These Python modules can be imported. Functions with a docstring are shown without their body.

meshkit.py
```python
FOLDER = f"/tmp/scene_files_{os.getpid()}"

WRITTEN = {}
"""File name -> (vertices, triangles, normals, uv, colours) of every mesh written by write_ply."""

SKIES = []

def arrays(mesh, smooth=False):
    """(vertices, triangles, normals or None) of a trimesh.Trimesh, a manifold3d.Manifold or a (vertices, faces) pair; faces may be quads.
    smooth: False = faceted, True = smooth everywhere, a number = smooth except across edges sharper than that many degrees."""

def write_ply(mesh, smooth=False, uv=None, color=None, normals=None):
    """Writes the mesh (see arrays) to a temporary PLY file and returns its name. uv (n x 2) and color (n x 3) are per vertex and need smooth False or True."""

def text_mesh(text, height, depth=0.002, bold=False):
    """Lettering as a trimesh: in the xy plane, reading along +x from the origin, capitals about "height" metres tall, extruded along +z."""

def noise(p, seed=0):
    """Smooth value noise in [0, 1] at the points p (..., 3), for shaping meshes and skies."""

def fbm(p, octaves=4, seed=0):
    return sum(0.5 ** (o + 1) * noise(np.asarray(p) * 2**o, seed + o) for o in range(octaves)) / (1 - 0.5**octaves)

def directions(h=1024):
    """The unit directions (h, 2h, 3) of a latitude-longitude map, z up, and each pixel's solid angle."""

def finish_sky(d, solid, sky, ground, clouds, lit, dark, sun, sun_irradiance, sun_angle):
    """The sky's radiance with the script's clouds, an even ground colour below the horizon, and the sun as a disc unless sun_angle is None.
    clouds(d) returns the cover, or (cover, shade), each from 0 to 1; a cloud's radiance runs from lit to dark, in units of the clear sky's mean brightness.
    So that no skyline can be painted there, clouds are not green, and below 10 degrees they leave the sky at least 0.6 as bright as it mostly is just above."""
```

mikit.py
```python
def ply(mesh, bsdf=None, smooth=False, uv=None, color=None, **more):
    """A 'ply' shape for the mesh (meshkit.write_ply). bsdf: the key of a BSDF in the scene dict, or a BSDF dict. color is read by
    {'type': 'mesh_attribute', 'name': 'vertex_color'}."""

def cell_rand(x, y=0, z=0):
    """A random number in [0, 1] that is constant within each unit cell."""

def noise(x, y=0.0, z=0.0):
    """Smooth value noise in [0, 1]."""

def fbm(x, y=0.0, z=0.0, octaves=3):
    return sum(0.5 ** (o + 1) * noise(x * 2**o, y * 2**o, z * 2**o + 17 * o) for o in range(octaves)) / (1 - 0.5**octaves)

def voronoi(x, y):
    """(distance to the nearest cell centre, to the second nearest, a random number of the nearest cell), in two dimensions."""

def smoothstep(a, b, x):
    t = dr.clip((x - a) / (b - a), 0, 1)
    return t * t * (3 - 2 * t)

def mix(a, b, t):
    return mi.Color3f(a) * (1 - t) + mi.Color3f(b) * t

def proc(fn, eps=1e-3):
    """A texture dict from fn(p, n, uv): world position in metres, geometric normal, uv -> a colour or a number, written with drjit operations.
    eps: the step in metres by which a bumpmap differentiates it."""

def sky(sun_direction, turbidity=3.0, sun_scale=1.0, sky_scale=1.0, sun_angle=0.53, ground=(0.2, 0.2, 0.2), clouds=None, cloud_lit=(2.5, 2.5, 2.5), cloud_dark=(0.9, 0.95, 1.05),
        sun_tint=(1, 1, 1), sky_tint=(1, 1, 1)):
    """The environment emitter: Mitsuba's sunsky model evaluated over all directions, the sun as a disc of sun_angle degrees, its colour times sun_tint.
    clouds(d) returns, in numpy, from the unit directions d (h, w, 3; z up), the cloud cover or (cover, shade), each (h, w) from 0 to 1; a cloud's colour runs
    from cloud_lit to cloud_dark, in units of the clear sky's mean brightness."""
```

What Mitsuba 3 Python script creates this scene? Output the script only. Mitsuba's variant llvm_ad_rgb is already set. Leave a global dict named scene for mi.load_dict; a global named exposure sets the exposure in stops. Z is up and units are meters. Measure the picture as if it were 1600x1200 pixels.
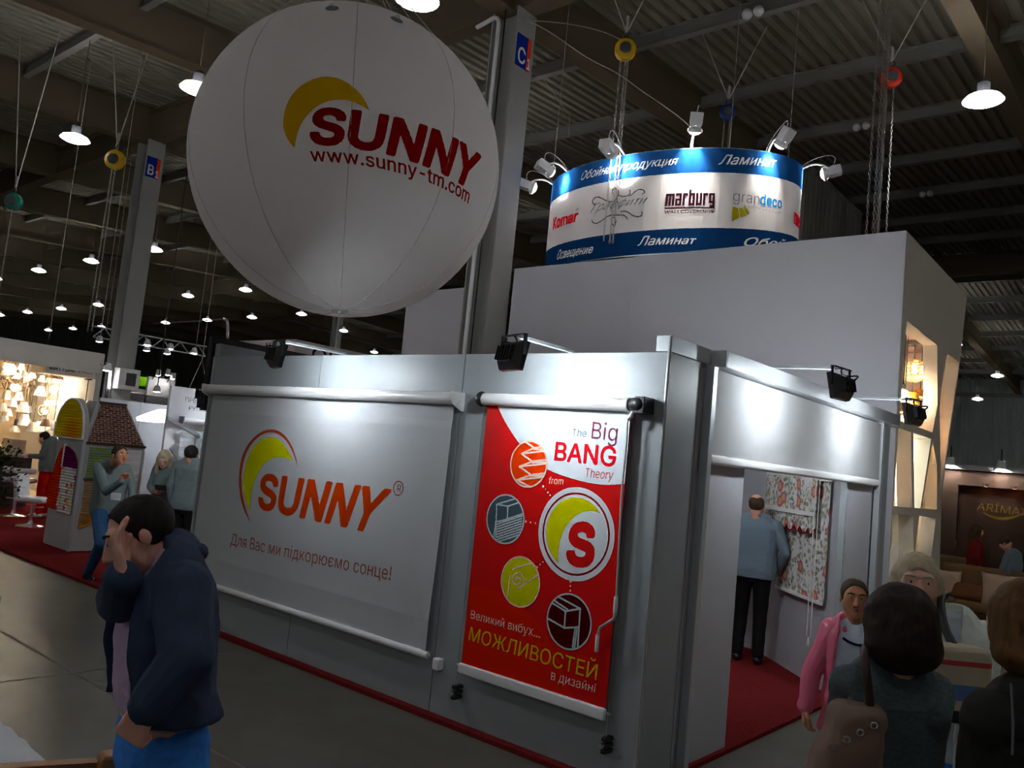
import math, random
import numpy as np, trimesh, manifold3d as m3
import mitsuba as mi, drjit as dr
import mikit, meshkit
from shapely.geometry import Polygon, LineString, Point, MultiPolygon, box as sbox
from shapely.ops import unary_union
from shapely import affinity

# ------------------------------------------------------------------ camera
T = mi.ScalarTransform4f
YAW, PITCH, ROLL, FOC, EYE = -0.70025006, 0.09245469, 0.09867853, 1289.9, 1.85
CAM = np.array([0, 0, EYE])
_cy, _sy = math.cos(YAW), math.sin(YAW)
FWD = np.array([_sy * math.cos(PITCH), _cy * math.cos(PITCH), math.sin(PITCH)])
_r0 = np.array([_cy, -_sy, 0.0]); _u0 = np.cross(_r0, FWD)
RGT = math.cos(ROLL) * _r0 + math.sin(ROLL) * _u0
UPV = -math.sin(ROLL) * _r0 + math.cos(ROLL) * _u0
scene, labels = {}, {}
scene['camera'] = {'type': 'perspective', 'fov': math.degrees(2 * math.atan(800 / FOC)), 'fov_axis': 'x', 'near_clip': 0.05, 'far_clip': 400.0,
                   'to_world': T().look_at(origin=CAM.tolist(), target=(CAM + FWD).tolist(), up=UPV.tolist())}
exposure = 3.0
LAMP_L, FLOOD_L, SPOT_L, WARM_L = 3.0, 19.0, 12.0, 9.0      # radiance of hall lamps, floodlights, arm spots, warm lamp shades
# no sky: a closed hall lit by its lamps and some added lights (built below)

def ray(x, y): return FWD + RGT * ((x - 800) / FOC) - UPV * ((y - 600) / FOC)
def at(x, y, axis, val):
    """point on the plane coordinate[axis] = val that is seen at pixel x, y of the 1600 x 1200 photograph"""
    d = ray(x, y); return CAM + d * ((val - CAM[axis]) / d[axis])
def far(x, y, D):
    d = ray(x, y); return CAM + d * (D / math.hypot(d[0], d[1]))
def deep(x, y, dep): return CAM + ray(x, y) * dep

# ------------------------------------------------------------------ materials
def rgb(c): return {'type': 'rgb', 'value': [float(v) for v in c]}
def hexc(r, g, b):
    f = lambda c: (c / 255 / 12.92) if c <= 10 else ((c / 255 + 0.055) / 1.055) ** 2.4
    return (f(r), f(g), f(b))
def matte(name, c): scene[name] = {'type': 'twosided', 'b': {'type': 'diffuse', 'reflectance': rgb(c) if isinstance(c, tuple) else c}}; return name
def satin(name, c, rough=0.4, spec=0.5, metal=0.0, **k):
    scene[name] = {'type': 'twosided', 'b': {'type': 'principled', 'base_color': rgb(c) if isinstance(c, tuple) else c, 'roughness': rough, 'specular': spec, 'metallic': metal, **k}}; return name
sm, fbm, noise, mix = mikit.smoothstep, mikit.fbm, mikit.noise, mikit.mix

def concrete(p, n, uv):
    a = fbm(p.x * 0.7, p.y * 0.7, 0.0, 4); b = fbm(p.x * 6, p.y * 6, 3.0, 3); c = fbm(p.x * 0.25 + 9, p.y * 1.4, 1.0, 3)
    return mix((0.072, 0.069, 0.053), (0.128, 0.123, 0.098), dr.clip(0.55 * a + 0.25 * b + 0.35 * c - 0.1, 0, 1))
satin('m_concrete', mikit.proc(concrete), 0.38, 0.55)
def redcarpet(p, n, uv):
    return mix((0.13, 0.013, 0.014), (0.21, 0.024, 0.025), fbm(p.x * 60, p.y * 60, p.z * 60, 2))
matte('m_redcarpet', mikit.proc(redcarpet))
def beige(p, n, uv):
    return mix((0.42, 0.31, 0.19), (0.55, 0.42, 0.27), fbm(p.x * 1.5, p.y * 9, 0.0, 3))
satin('m_beige', mikit.proc(beige), 0.5, 0.4)
matte('m_deck', (0.27, 0.25, 0.195)); matte('m_steel', (0.165, 0.13, 0.085)); matte('m_purlin', (0.27, 0.265, 0.24))
matte('m_column', (0.34, 0.34, 0.32))
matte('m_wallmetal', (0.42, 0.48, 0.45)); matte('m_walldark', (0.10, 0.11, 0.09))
satin('m_panel', (0.31, 0.335, 0.35), 0.45, 0.4)
satin('m_panel2', (0.44, 0.44, 0.47), 0.5, 0.3)
satin('m_alu', (0.72, 0.74, 0.76), 0.28, 0.5, 0.75)
satin('m_alumatt', (0.58, 0.62, 0.64), 0.4, 0.5, 0.5)
satin('m_white', (0.78, 0.78, 0.78), 0.35, 0.5)
matte('m_whitematte', (0.74, 0.74, 0.75)); matte('m_whitefab', (0.62, 0.61, 0.65))
matte('m_blindcloth', (0.54, 0.55, 0.57))
satin('m_black', (0.012, 0.012, 0.013), 0.4, 0.5)
satin('m_darkgrey', (0.05, 0.05, 0.055), 0.5, 0.5)
satin('m_chrome', (0.85, 0.85, 0.87), 0.12, 0.5, 1.0)
matte('m_rope', (0.42, 0.40, 0.36)); satin('m_chain', (0.5, 0.48, 0.44), 0.35, 0.5, 0.8)
scene['m_balloon'] = {'type': 'principledthin', 'base_color': rgb((0.82, 0.79, 0.78)), 'roughness': 0.7, 'diff_trans': 0.95, 'spec_trans': 0.0, 'eta': 1.4}; matte('m_seam', (0.54, 0.53, 0.52))
matte('m_logored', hexc(140, 8, 14)); matte('m_logogold', hexc(206, 160, 8))
matte('m_rust', hexc(205, 62, 8)); matte('m_ring', hexc(190, 75, 48)); matte('m_lime', hexc(212, 212, 0)); matte('m_browntext', hexc(165, 88, 68))
satin('m_bannerred', hexc(212, 0, 0), 0.5, 0.3); matte('m_bannerred2', hexc(226, 34, 6)); matte('m_bannerwhite', (0.74, 0.78, 0.82))
matte('m_orange', hexc(240, 62, 8)); matte('m_slate', hexc(70, 88, 98)); matte('m_maroon', hexc(78, 4, 8)); matte('m_bred', hexc(222, 22, 40))
matte('m_pinkline', hexc(240, 205, 190)); matte('m_greyline', hexc(190, 200, 205)); matte('m_purpletxt', hexc(120, 50, 80)); matte('m_bluegrey', hexc(110, 130, 150)); matte('m_redbrown', hexc(200, 62, 48)); matte('m_yellowtxt', hexc(226, 190, 0))
matte('m_signblue', hexc(18, 58, 106)); matte('m_signwhite', (0.80, 0.76, 0.75)); matte('m_signtext', (0.8, 0.8, 0.82)); matte('m_komar', hexc(226, 14, 44)); matte('m_plum', hexc(58, 22, 36)); matte('m_greytxt', hexc(120, 120, 128)); matte('m_decoblue', hexc(30, 140, 205)); matte('m_olive', hexc(170, 160, 20)); matte('m_inkgrey', hexc(70, 70, 74))

# ------------------------------------------------------------------ helpers
def add(key, mesh, mat, smooth=False, **kw):
    base, k = key, 0
    while key in scene:
        k += 1; key = f'{base}_{k:03d}'
    scene[key] = mesh if isinstance(mesh, dict) else mikit.ply(mesh, mat, smooth, **kw)
    return key
def newkey(name):
    key, k = name, 0
    while key in labels or key in scene:
        k += 1; key = f'{name}_{k:03d}'
    return key
def thing(name, label, cat, group=None, kind=None):
    key = newkey(name); labels[key] = {'label': label, 'category': cat}
    if group: labels[key]['group'] = group
    if kind: labels[key]['kind'] = kind
    return key
def single(name, mesh, mat, label, cat, group=None, smooth=False):
    key = thing(name, label, cat, group); scene[key] = mesh if isinstance(mesh, dict) else mikit.ply(mesh, mat, smooth); return key
def struct(name, mesh, mat, label=None, smooth=False):
    key = newkey(name); scene[key] = mikit.ply(mesh, mat, smooth); labels[key] = {'kind': 'structure', 'label': label or name.replace('_', ' ')}; return key
def emit(c, L): return {'type': 'area', 'radiance': rgb([v * L for v in c])}
def glow(key, mesh, c, L, w=1.0, mat='m_white'):
    d = mikit.ply(mesh, mat); d['emitter'] = {**emit(c, L), 'sampling_weight': float(w)}
    return add(key, d, mat)
cat = trimesh.util.concatenate
def bx(x0, x1, y0, y1, z0, z1):
    m = trimesh.creation.box((abs(x1 - x0), abs(y1 - y0), abs(z1 - z0))); m.apply_translation(((x0 + x1) / 2, (y0 + y1) / 2, (z0 + z1) / 2)); return m
def rbx(x0, x1, y0, y1, z0, z1, r=0.01, seg=8):
    """box with rounded edges"""
    s = m3.Manifold.sphere(r, seg)
    return m3.Manifold.batch_hull([s.translate([x, y, z]) for x in (x0 + r, x1 - r) for y in (y0 + r, y1 - r) for z in (z0 + r, z1 - r)])
def tri(m):
    if hasattr(m, 'to_mesh'):
        q = m.to_mesh(); return trimesh.Trimesh(q.vert_properties[:, :3], q.tri_verts, process=False)
    return m
def frame_mat(o, u, v, n):
    M = np.eye(4); M[:3, 0], M[:3, 1], M[:3, 2], M[:3, 3] = u, v, n, o; return M
def basis(d):
    d = np.asarray(d, float) / np.linalg.norm(d); a = np.cross(d, [0, 0, 1.0] if abs(d[2]) < 0.95 else [1.0, 0, 0]); a /= np.linalg.norm(a); return a, np.cross(d, a), d
def bar(p, q, w, h=None):
    """square bar from p to q"""
    p, q = np.asarray(p, float), np.asarray(q, float); a, b, d = basis(q - p); L = np.linalg.norm(q - p)
    m = trimesh.creation.box((w, h or w, L)); m.apply_transform(frame_mat((p + q) / 2, a, b, d)); return m
def tube(pts, r, n=8, caps=True):
    p = np.asarray(pts, float); rr = np.broadcast_to(r, (len(p),))
    t = np.gradient(p, axis=0); t /= np.linalg.norm(t, axis=1, keepdims=True) + 1e-12
    a0 = basis(t[0])[0]; A = []
    for k in range(len(p)):
        a0 = a0 - t[k] * (a0 @ t[k]); a0 /= np.linalg.norm(a0); A.append(a0)
    A = np.array(A); B = np.cross(t, A); th = np.arange(n) * 2 * math.pi / n
    v = (p[:, None] + rr[:, None, None] * (np.cos(th)[None, :, None] * A[:, None] + np.sin(th)[None, :, None] * B[:, None])).reshape(-1, 3)
    f = []
    for i in range(len(p) - 1):
        for j in range(n):
            k = (j + 1) % n; a, b, c, d = i * n + j, i * n + k, (i + 1) * n + k, (i + 1) * n + j
            f += [[a, b, c], [a, c, d]]
    if caps:
        v = np.vstack([v, p[0], p[-1]]); e = len(p) * n
        for j in range(n):
            k = (j + 1) % n; f += [[e, k, j], [e + 1, (len(p) - 1) * n + j, (len(p) - 1) * n + k]]
    return trimesh.Trimesh(v, f, process=False)
def lathe(prof, n=24, o=(0, 0, 0), d=(0, 0, 1)):
    """profile of (radius, height) turned about the axis d through o"""
    pr = np.asarray(prof, float); th = np.arange(n) * 2 * math.pi / n
    v = np.stack([pr[:, None, 0] * np.cos(th), pr[:, None, 0] * np.sin(th), np.repeat(pr[:, 1:2], n, 1)], -1).reshape(-1, 3); f = []
    for i in range(len(pr) - 1):
        for j in range(n):
            k = (j + 1) % n; a, b, c, e = i * n + j, i * n + k, (i + 1) * n + k, (i + 1) * n + j
            f += [[a, b, c], [a, c, e]]
    A, B, D = basis(d); m = trimesh.Trimesh(v, f, process=True); m.apply_transform(frame_mat(o, A, B, D)); return m
def sweep(pts, m=24):
    """smooth curve through points"""
    from scipy.interpolate import CubicSpline
    p = np.asarray(pts, float); s = np.r_[0, np.cumsum(np.linalg.norm(np.diff(p, axis=0), axis=1))]
    return CubicSpline(s, p)(np.linspace(0, s[-1], m))
def ibeam(p, q, w, h, tf=0.03, tw=0.02):
    """I girder: p, q are the ends of its bottom line"""
    p, q = np.asarray(p, float), np.asarray(q, float); d = q - p; L = np.linalg.norm(d); d /= L; s = np.cross(d, [0, 0, 1.0]); s /= np.linalg.norm(s); up = np.cross(s, d)
    a, b = w / 2, tw / 2
    P = Polygon([(-a, 0), (a, 0), (a, tf), (b, tf), (b, h - tf), (a, h - tf), (a, h), (-a, h), (-a, h - tf), (-b, h - tf), (-b, tf), (-a, tf)])
    m = trimesh.creation.extrude_polygon(P, L, engine='earcut'); m.apply_transform(frame_mat(p, s, up, d)); return m
def polys(g):
    if g.is_empty: return []
    return [q for q in getattr(g, 'geoms', [g]) if q.geom_type == 'Polygon' and q.area > 1e-9]
_G = {}
def glyphs(txt, bold=False):
    """lettering as a flat shape, capitals one unit tall, baseline at 0"""
    if (txt, bold) not in _G:
        m = meshkit.text_mesh(txt, 1.0, 0.1, bold); keep = m.face_normals[:, 2] > 0.9
        import shapely
        _G[txt, bold] = unary_union(shapely.polygons(m.triangles[keep][:, :, :2])).buffer(2e-3, 1).buffer(-2e-3, 1).simplify(0.004)
    return _G[txt, bold]
def text_quad(txt, BL, BR, TL, TR, bold=False, grow=0.0, slant=0.0):
    """lettering whose baseline runs BL to BR and whose capital line runs TL to TR"""
    g = glyphs(txt, bold)
    if grow: g = g.buffer(grow)
    if slant: g = affinity.affine_transform(g, [1, slant, 0, 1, 0, 0])
    x0, _, x1, _ = g.bounds; BL, BR, TL, TR = (np.asarray(v, float)[:2] for v in (BL, BR, TL, TR))
    def f(a):
        s = ((a[:, 0] - x0) / (x1 - x0))[:, None]; t = a[:, 1:2]
        return (1 - t) * ((1 - s) * BL + s * BR) + t * ((1 - s) * TL + s * TR)
    import shapely
    return shapely.transform(g, f).buffer(0)
def cells(g, e):
    """the flat shape cut along a grid of cells e wide, so that it can follow a curved surface"""
    x0, y0, x1, y1 = g.bounds; out = []
    for i in range(int(math.floor(x0 / e)), int(math.floor(x1 / e)) + 1):
        col = g.intersection(sbox(i * e, y0 - 1, (i + 1) * e, y1 + 1))
        if col.is_empty: continue
        for j in range(int(math.floor(col.bounds[1] / e)), int(math.floor(col.bounds[3] / e)) + 1): out += polys(col.intersection(sbox(i * e, j * e, (i + 1) * e, (j + 1) * e)))
    return out
def decal(key, shape, warp, mat, off=0.0015, th=0.0006, edge=None):
    """a print (one flat layer), or a sheet th thick: shape in surface coordinates (u, v); warp(u, v, w) gives the place w metres off the surface"""
    V, F, at_ = [], [], 0
    for g in polys(shape):
        for q in (cells(g, edge) if edge else [g]):
            v, f = trimesh.creation.triangulate_polygon(q, engine='earcut'); V.append(v); F.append(np.asarray(f) + at_); at_ += len(v)
    if not V: return None
    v, f = np.vstack(V), np.vstack(F); t = off + th + 0 * v[:, 0]
    if th < 0.0011: return add(key, trimesh.Trimesh(warp(v[:, 0], v[:, 1], t), f, process=False), mat)
    P, Q = warp(v[:, 0], v[:, 1], t), warp(v[:, 0], v[:, 1], t - th); m = trimesh.Trimesh(np.vstack([P, Q]), np.vstack([f, f[:, ::-1] + len(v)]), process=False)
    n = len(v); ed = np.sort(np.vstack([f[:, [0, 1]], f[:, [1, 2]], f[:, [2, 0]]]), axis=1); k_ = np.unique(np.round(v / 1e-6).astype(np.int64), axis=0, return_inverse=True)[1].ravel()
    ek = np.sort(k_[ed], axis=1); _, first, cnt = np.unique(ek, axis=0, return_index=True, return_counts=True); b = ed[first[cnt == 1]]
    side = np.vstack([np.stack([b[:, 0], b[:, 1], b[:, 1] + n], 1), np.stack([b[:, 0], b[:, 1] + n, b[:, 0] + n], 1)])
    return add(key, trimesh.Trimesh(m.vertices, np.vstack([m.faces, side]), process=False), mat)
def words(key, shape, *a, gap=0.33, **k):
    """a line of lettering as one print per word"""
    ps = sorted(polys(shape), key=lambda q: q.bounds[0]); h = np.median([q.bounds[3] - q.bounds[1] for q in ps]); runs, right = [], None
    for q in ps:
        if right is None or q.bounds[0] - right > gap * h: runs.append([])
        runs[-1].append(q); right = q.bounds[2] if right is None else max(right, q.bounds[2])
    for r in runs: decal(key, MultiPolygon(r), *a, **k)
def plane_y(Y):
    """surface facing -y: u = x, v = z"""
    return lambda u, v, w: np.stack([u, Y - w + 0 * u, v], 1)
def plane_x(X):
    """surface facing +x: u = y, v = z"""
    return lambda u, v, w: np.stack([X + w + 0 * u, u, v], 1)
def uvy(Y): return lambda x, y: at(x, y, 1, Y)[[0, 2]]
def uvx(X): return lambda x, y: at(x, y, 0, X)[[1, 2]]
def spl(pts, f, m=40, closed=True):
    q = sweep([f(*p) for p in pts], m); return Polygon(q).buffer(0) if closed else q

# ------------------------------------------------------------------ hall: floor, roof, walls, columns
def zp(y): return 9.6 + 0.06 * (y - 12.27) if y <= 33 else 9.6 + 0.06 * 20.73 - 0.06 * (y - 33)
XL, XR_, YF, YB = -80.0, 14.0, -16.0, 57.0
fl = bx(XL, XR_, YF, YB, -0.2, 0.0)
struct('floor', fl, 'm_concrete', 'grey polished concrete floor of the exhibition hall')
jt = [bx(-40, 8, y - 0.012, y + 0.012, 0.0, 0.0015) for y in (-3.2, 2.85)] + [bx(x - 0.008, x + 0.008, -12, 4.2, 0.0, 0.0015) for x in (-12.4, -6.3, -0.2)]
matte('m_joint', (0.2, 0.19, 0.165))
for j in jt: add('floor__joint', j, 'm_joint')
# corrugated roof deck
prof = []; x = XL
while x < XR_:
    prof += [(x, 0.0), (x + 0.11, 0.0), (x + 0.14, 0.085), (x + 0.20, 0.085)]; x += 0.23
prof = np.array(prof); rows = [YF, 33.0, YB]; V, F_ = [], []
for y in rows: V += [(a, y, zp(y) + 0.26 + b) for a, b in prof]
n_ = len(prof)
for i in range(2):
    for j in range(n_ - 1):
        a = i * n_ + j; F_ += [[a, a + n_, a + n_ + 1], [a, a + n_ + 1, a + 1]]
struct('ceiling', trimesh.Trimesh(V, F_, process=False), 'm_deck', 'dark corrugated metal roof deck of the hall')
GX = [8.6, 2.9, -2.78, -8.4, -14.75, -20.2, -25.8] + [-25.8 - 5.7 * k for k in range(1, 10)]
for gx in GX:
    for y0, y1 in ((YF, 9.1), (9.1, 33.0), (33.0, YB)):
        add('ceiling__girder', ibeam((gx, y0, zp(y0) - 0.66), (gx, y1, zp(y1) - 0.66), 0.34, 0.92), 'm_steel')
for gy in (-14.9, 9.1, 33.0):
    for a, b in zip(GX[:-1], GX[1:]):
        add('ceiling__crossbeam', ibeam((a, gy, zp(gy) - 0.66), (b, gy, zp(gy) - 0.66), 0.30, 0.8), 'm_steel')
for py in [-11.8, -8.8, -5.8, -2.8, 0.2, 3.2, 6.2, 12.27, 15.3, 18.25, 21.2, 24.2, 27.2, 30.2, 36, 39, 42, 45, 48, 51, 54]:
    for a, b in zip(GX[:-1], GX[1:]):
        if a < -50 and py > 33: continue
        add('ceiling__purlin', ibeam((a - 0.02, py, zp(py)), (b + 0.02, py, zp(py)), 0.14, 0.26, 0.02, 0.02), 'm_purlin')
def ribwall(x0, x1, z1, pitch=0.25):
    n = int((x1 - x0) / pitch); P = [(x0, 0)]
    for k in range(n):
        a = x0 + k * pitch; P += [(a + pitch * .45, 0), (a + pitch * .55, 0.05), (a + pitch * .9, 0.05), (a + pitch, 0)]
    return P
def corr(P, place, z0, z1):
    V, F = [], []
    for a, b in P: V += [place(a, b, z0), place(a, b, z1)]
    for i in range(len(P) - 1): F += [[2 * i, 2 * i + 2, 2 * i + 3], [2 * i, 2 * i + 3, 2 * i + 1]]
    return trimesh.Trimesh(V, F, process=False)
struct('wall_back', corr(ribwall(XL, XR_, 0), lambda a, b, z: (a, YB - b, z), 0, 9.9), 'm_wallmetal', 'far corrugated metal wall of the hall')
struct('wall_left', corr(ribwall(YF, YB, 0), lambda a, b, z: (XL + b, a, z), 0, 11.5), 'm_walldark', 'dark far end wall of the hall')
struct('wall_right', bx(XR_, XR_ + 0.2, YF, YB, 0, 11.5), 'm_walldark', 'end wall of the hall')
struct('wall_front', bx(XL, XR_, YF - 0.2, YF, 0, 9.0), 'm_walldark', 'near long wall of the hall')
def column(x, y, code, lab):
    k = thing('steel_column', lab, 'column', kind='structure'); h = zp(y) - 0.66
    for s in (-1, 1): add(k + '__flange', bx(x + s * 0.25 - 0.015, x + s * 0.25 + 0.015, y - 0.22, y + 0.22, 0, h), 'm_column')
    add(k + '__web', bx(x - 0.235, x + 0.235, y - 0.012, y + 0.012, 0, h), 'm_column')
    add(k + '__base_plate', bx(x - 0.34, x + 0.34, y - 0.3, y + 0.3, 0, 0.03), 'm_column')
    return k, h
matte('m_cblue', hexc(25, 50, 150)); matte('m_corange', hexc(235, 70, 30))
for (x, y, code, lab) in ((-8.35, 9.1, 'C1', 'grey steel column with a blue number plate behind the big white ball'), (-20.0, 9.1, 'B1', 'grey steel column with a number plate and a wall box, beside the lamp booth')):
    k, h = column(x, y, code, lab)
    X = x + 0.267; z = h - 0.42 if code == 'C1' else h - 0.42
    pl = add(k + '__number_plate', bx(X - 0.003, X + 0.012, y - 0.19, y + 0.14, z - 0.5, z), 'm_cblue')
    add(pl + '__stripe', bx(X + 0.012, X + 0.014, y + 0.06, y + 0.14, z - 0.5, z), 'm_corange')
    g = glyphs(code[0], True); g2 = affinity.scale(glyphs(code[1], True), .7, .7, origin=(0, 0)); w = g.bounds[2]
    g = unary_union([affinity.scale(g, 0.2, 0.24, origin=(0, 0)), affinity.translate(affinity.scale(g2, 0.2, 0.24, origin=(0, 0)), w * 0.2 + 0.02, -0.03)])
    decal(pl + '__lettering', affinity.translate(g, y - 0.17, z - 0.44), plane_x(X + 0.012), 'm_white')
    if code == 'C1':
        add(k + '__cable_pipe', tube([(x - 0.55, y - 0.26, h - 0.16), (x - 0.2, y - 0.26, h - 0.1), (x - 0.13, y - 0.25, h - 0.12), (x - 0.1, y - 0.25, h - 0.17), (x - 0.09, y - 0.25, h - 0.26), (x - 0.09, y - 0.25, 0.5)], 0.035), 'm_white', True)
        add(k + '__cable', tube([(x + 0.02, y - 0.24, h), (x + 0.02, y - 0.24, 0.4)], 0.012), 'm_black')
    else:
        add(k + '__wall_box', rbx(x + 0.27, x + 0.55, y - 0.25, y + 0.25, 2.62, 3.12), 'm_white'); add(k + '__wall_box_window', bx(x + 0.551, x + 0.556, y - 0.08, y + 0.16, 2.72, 3.02), 'm_darkgrey')
for x, y in ((-31.6, 9.1), (-8.4, 33), (-20, 33), (-31.6, 33), (-43, 33), (3.2, 33)):
    lab = {(-31.6, 9.1): 'distant grey steel column beyond the lamp booth'}.get((x, y), 'distant grey steel column of the far row')
    k, _ = column(x, y, None, lab)
    if y == 33: labels[k]['group'] = 'distant columns of the far row'
# hall lamps: a grid of round high bay lamps
LAMPROWS = [-12.8, -6.6, -0.2, 6.2, 12.7, 19.2, 25.4, 31.6, 38, 44.5, 51]
near_lab = {(6.2, -7.3): 'round hall lamp right above the big white ball', (6.2, -12.4): 'glowing round hall lamp at the left edge of the white ball', (6.2, -17.3): 'round hall lamp above the yellow hoist at the left', (12.7, -2.47): 'large bright round hall lamp beneath the right girder'}
LX = {6.2: [-7.3, -12.35, -16.9, -2.4, 2.4, 7.2], 12.7: [2.35, 7.1, -2.47, -12.1, -16.9, -21.8, -26.69, -31.43, -36.26, -41.07, -45.9, -50.7], 19.2: [2.3, 7.1, -17.1, -31.6, -36.4, -45.8, -50.6, -55.6, -60.2], 25.4: [-36.2, -40.8, -45.5, -50.5, -59.6, -64.3, -68.8], 31.6: [-40.5, -22], 38: [-2.5, -8, -45], 44.5: [-7.5, -2.5, -30, -50], 51: [-4.5, -9.5]}  # farthest row is added to brighten the far wall
cold = (0.97, 0.98, 1.0)
def hall_lamp(x, y, key_label, group, w):
    z = 7.6 + 0.06 * (y - 12.7) if y <= 33 else 8.8 - 0.06 * (y - 33)
    k = thing('hall_lamp', key_label, 'lamp', group)
    add(k + '__housing', lathe([(0.0, 0.30), (0.06, 0.30), (0.085, 0.26), (0.085, 0.13), (0.10, 0.11), (0.0, 0.11)], 16, (x, y, z)), 'm_darkgrey', 30)
    glow(k + '__diffuser', lathe([(0, -0.07), (0.1, -0.062), (0.19, -0.035), (0.27, 0.004), (0.225, 0.06), (0.10, 0.11), (0.0, 0.11)], 20, (x, y, z)), cold, LAMP_L, w)
    add(k + '__hanger', tube([(x, y, z + 0.30), (x, y, zp(y) + (0.26 if y != 33 else 0))], 0.008, 6), 'm_steel')
for y in LAMPROWS:
    xs = LX.get(y, [6, 1.2, -3.6, -8.4, -13.2, -18, -22.8] if y < 0 else [-12, -24, -36])
    for x in xs:
        lab = None
        for (yy, xx), s in near_lab.items():
            if yy == y and abs(xx - x) < 0.6: lab = s
        row = 'hall lamp behind or beside the viewpoint' if y < 6 or x > 0 else 'small hall lamp in the lamp row right over the grey stand' if y < 7 else 'small far hall lamp in the %s lamp row beyond the grey stand' % ['first', 'second', 'third', 'fourth', 'fifth', 'sixth', 'added_last'][LAMPROWS.index(y) - 4]
        hall_lamp(x, y, lab or row, None if lab else row.replace('hall lamp', 'hall lamps'), 1.0 if (y < 14 and x > -22) else 0.25 if x > 0 else 0.08)
# ------------------------------------------------------------------ the stand: platform, walls, screens
FY, SX = 4.40, -2.485                      # front wall plane, side wall plane
pf = unary_union([sbox(-18.9, 4.33, -7.6, 8.6), sbox(-7.7, 4.33, SX + 0.02, 9.16)])
m = trimesh.creation.extrude_polygon(pf, 0.03, engine='earcut')
k = thing('red_platform', 'low red carpeted platform under the grey stand and its neighbours at the left', 'carpet'); scene[k] = mikit.ply(m, 'm_redcarpet')
B = thing('exhibition_stand', 'grey panelled exhibition stand with blinds on its front wall', 'exhibition stand')
xs = [-7.62, -5.895, -4.18, SX]
for a, b in zip(xs[:-1], xs[1:]): add(B + '__wall_panel', rbx(a + 0.003, b - 0.003, FY, FY + 0.035, 0.03, 2.60, 0.003, 6), 'm_panel')
add(B + '__wall_core', bx(-7.62, SX - 0.01, FY + 0.02, FY + 0.05, 0.03, 2.59), 'm_darkgrey')
add(B + '__edge_profile', bx(-7.66, -7.62, FY - 0.004, FY + 0.06, 0.03, 2.6), 'm_alumatt')
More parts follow.
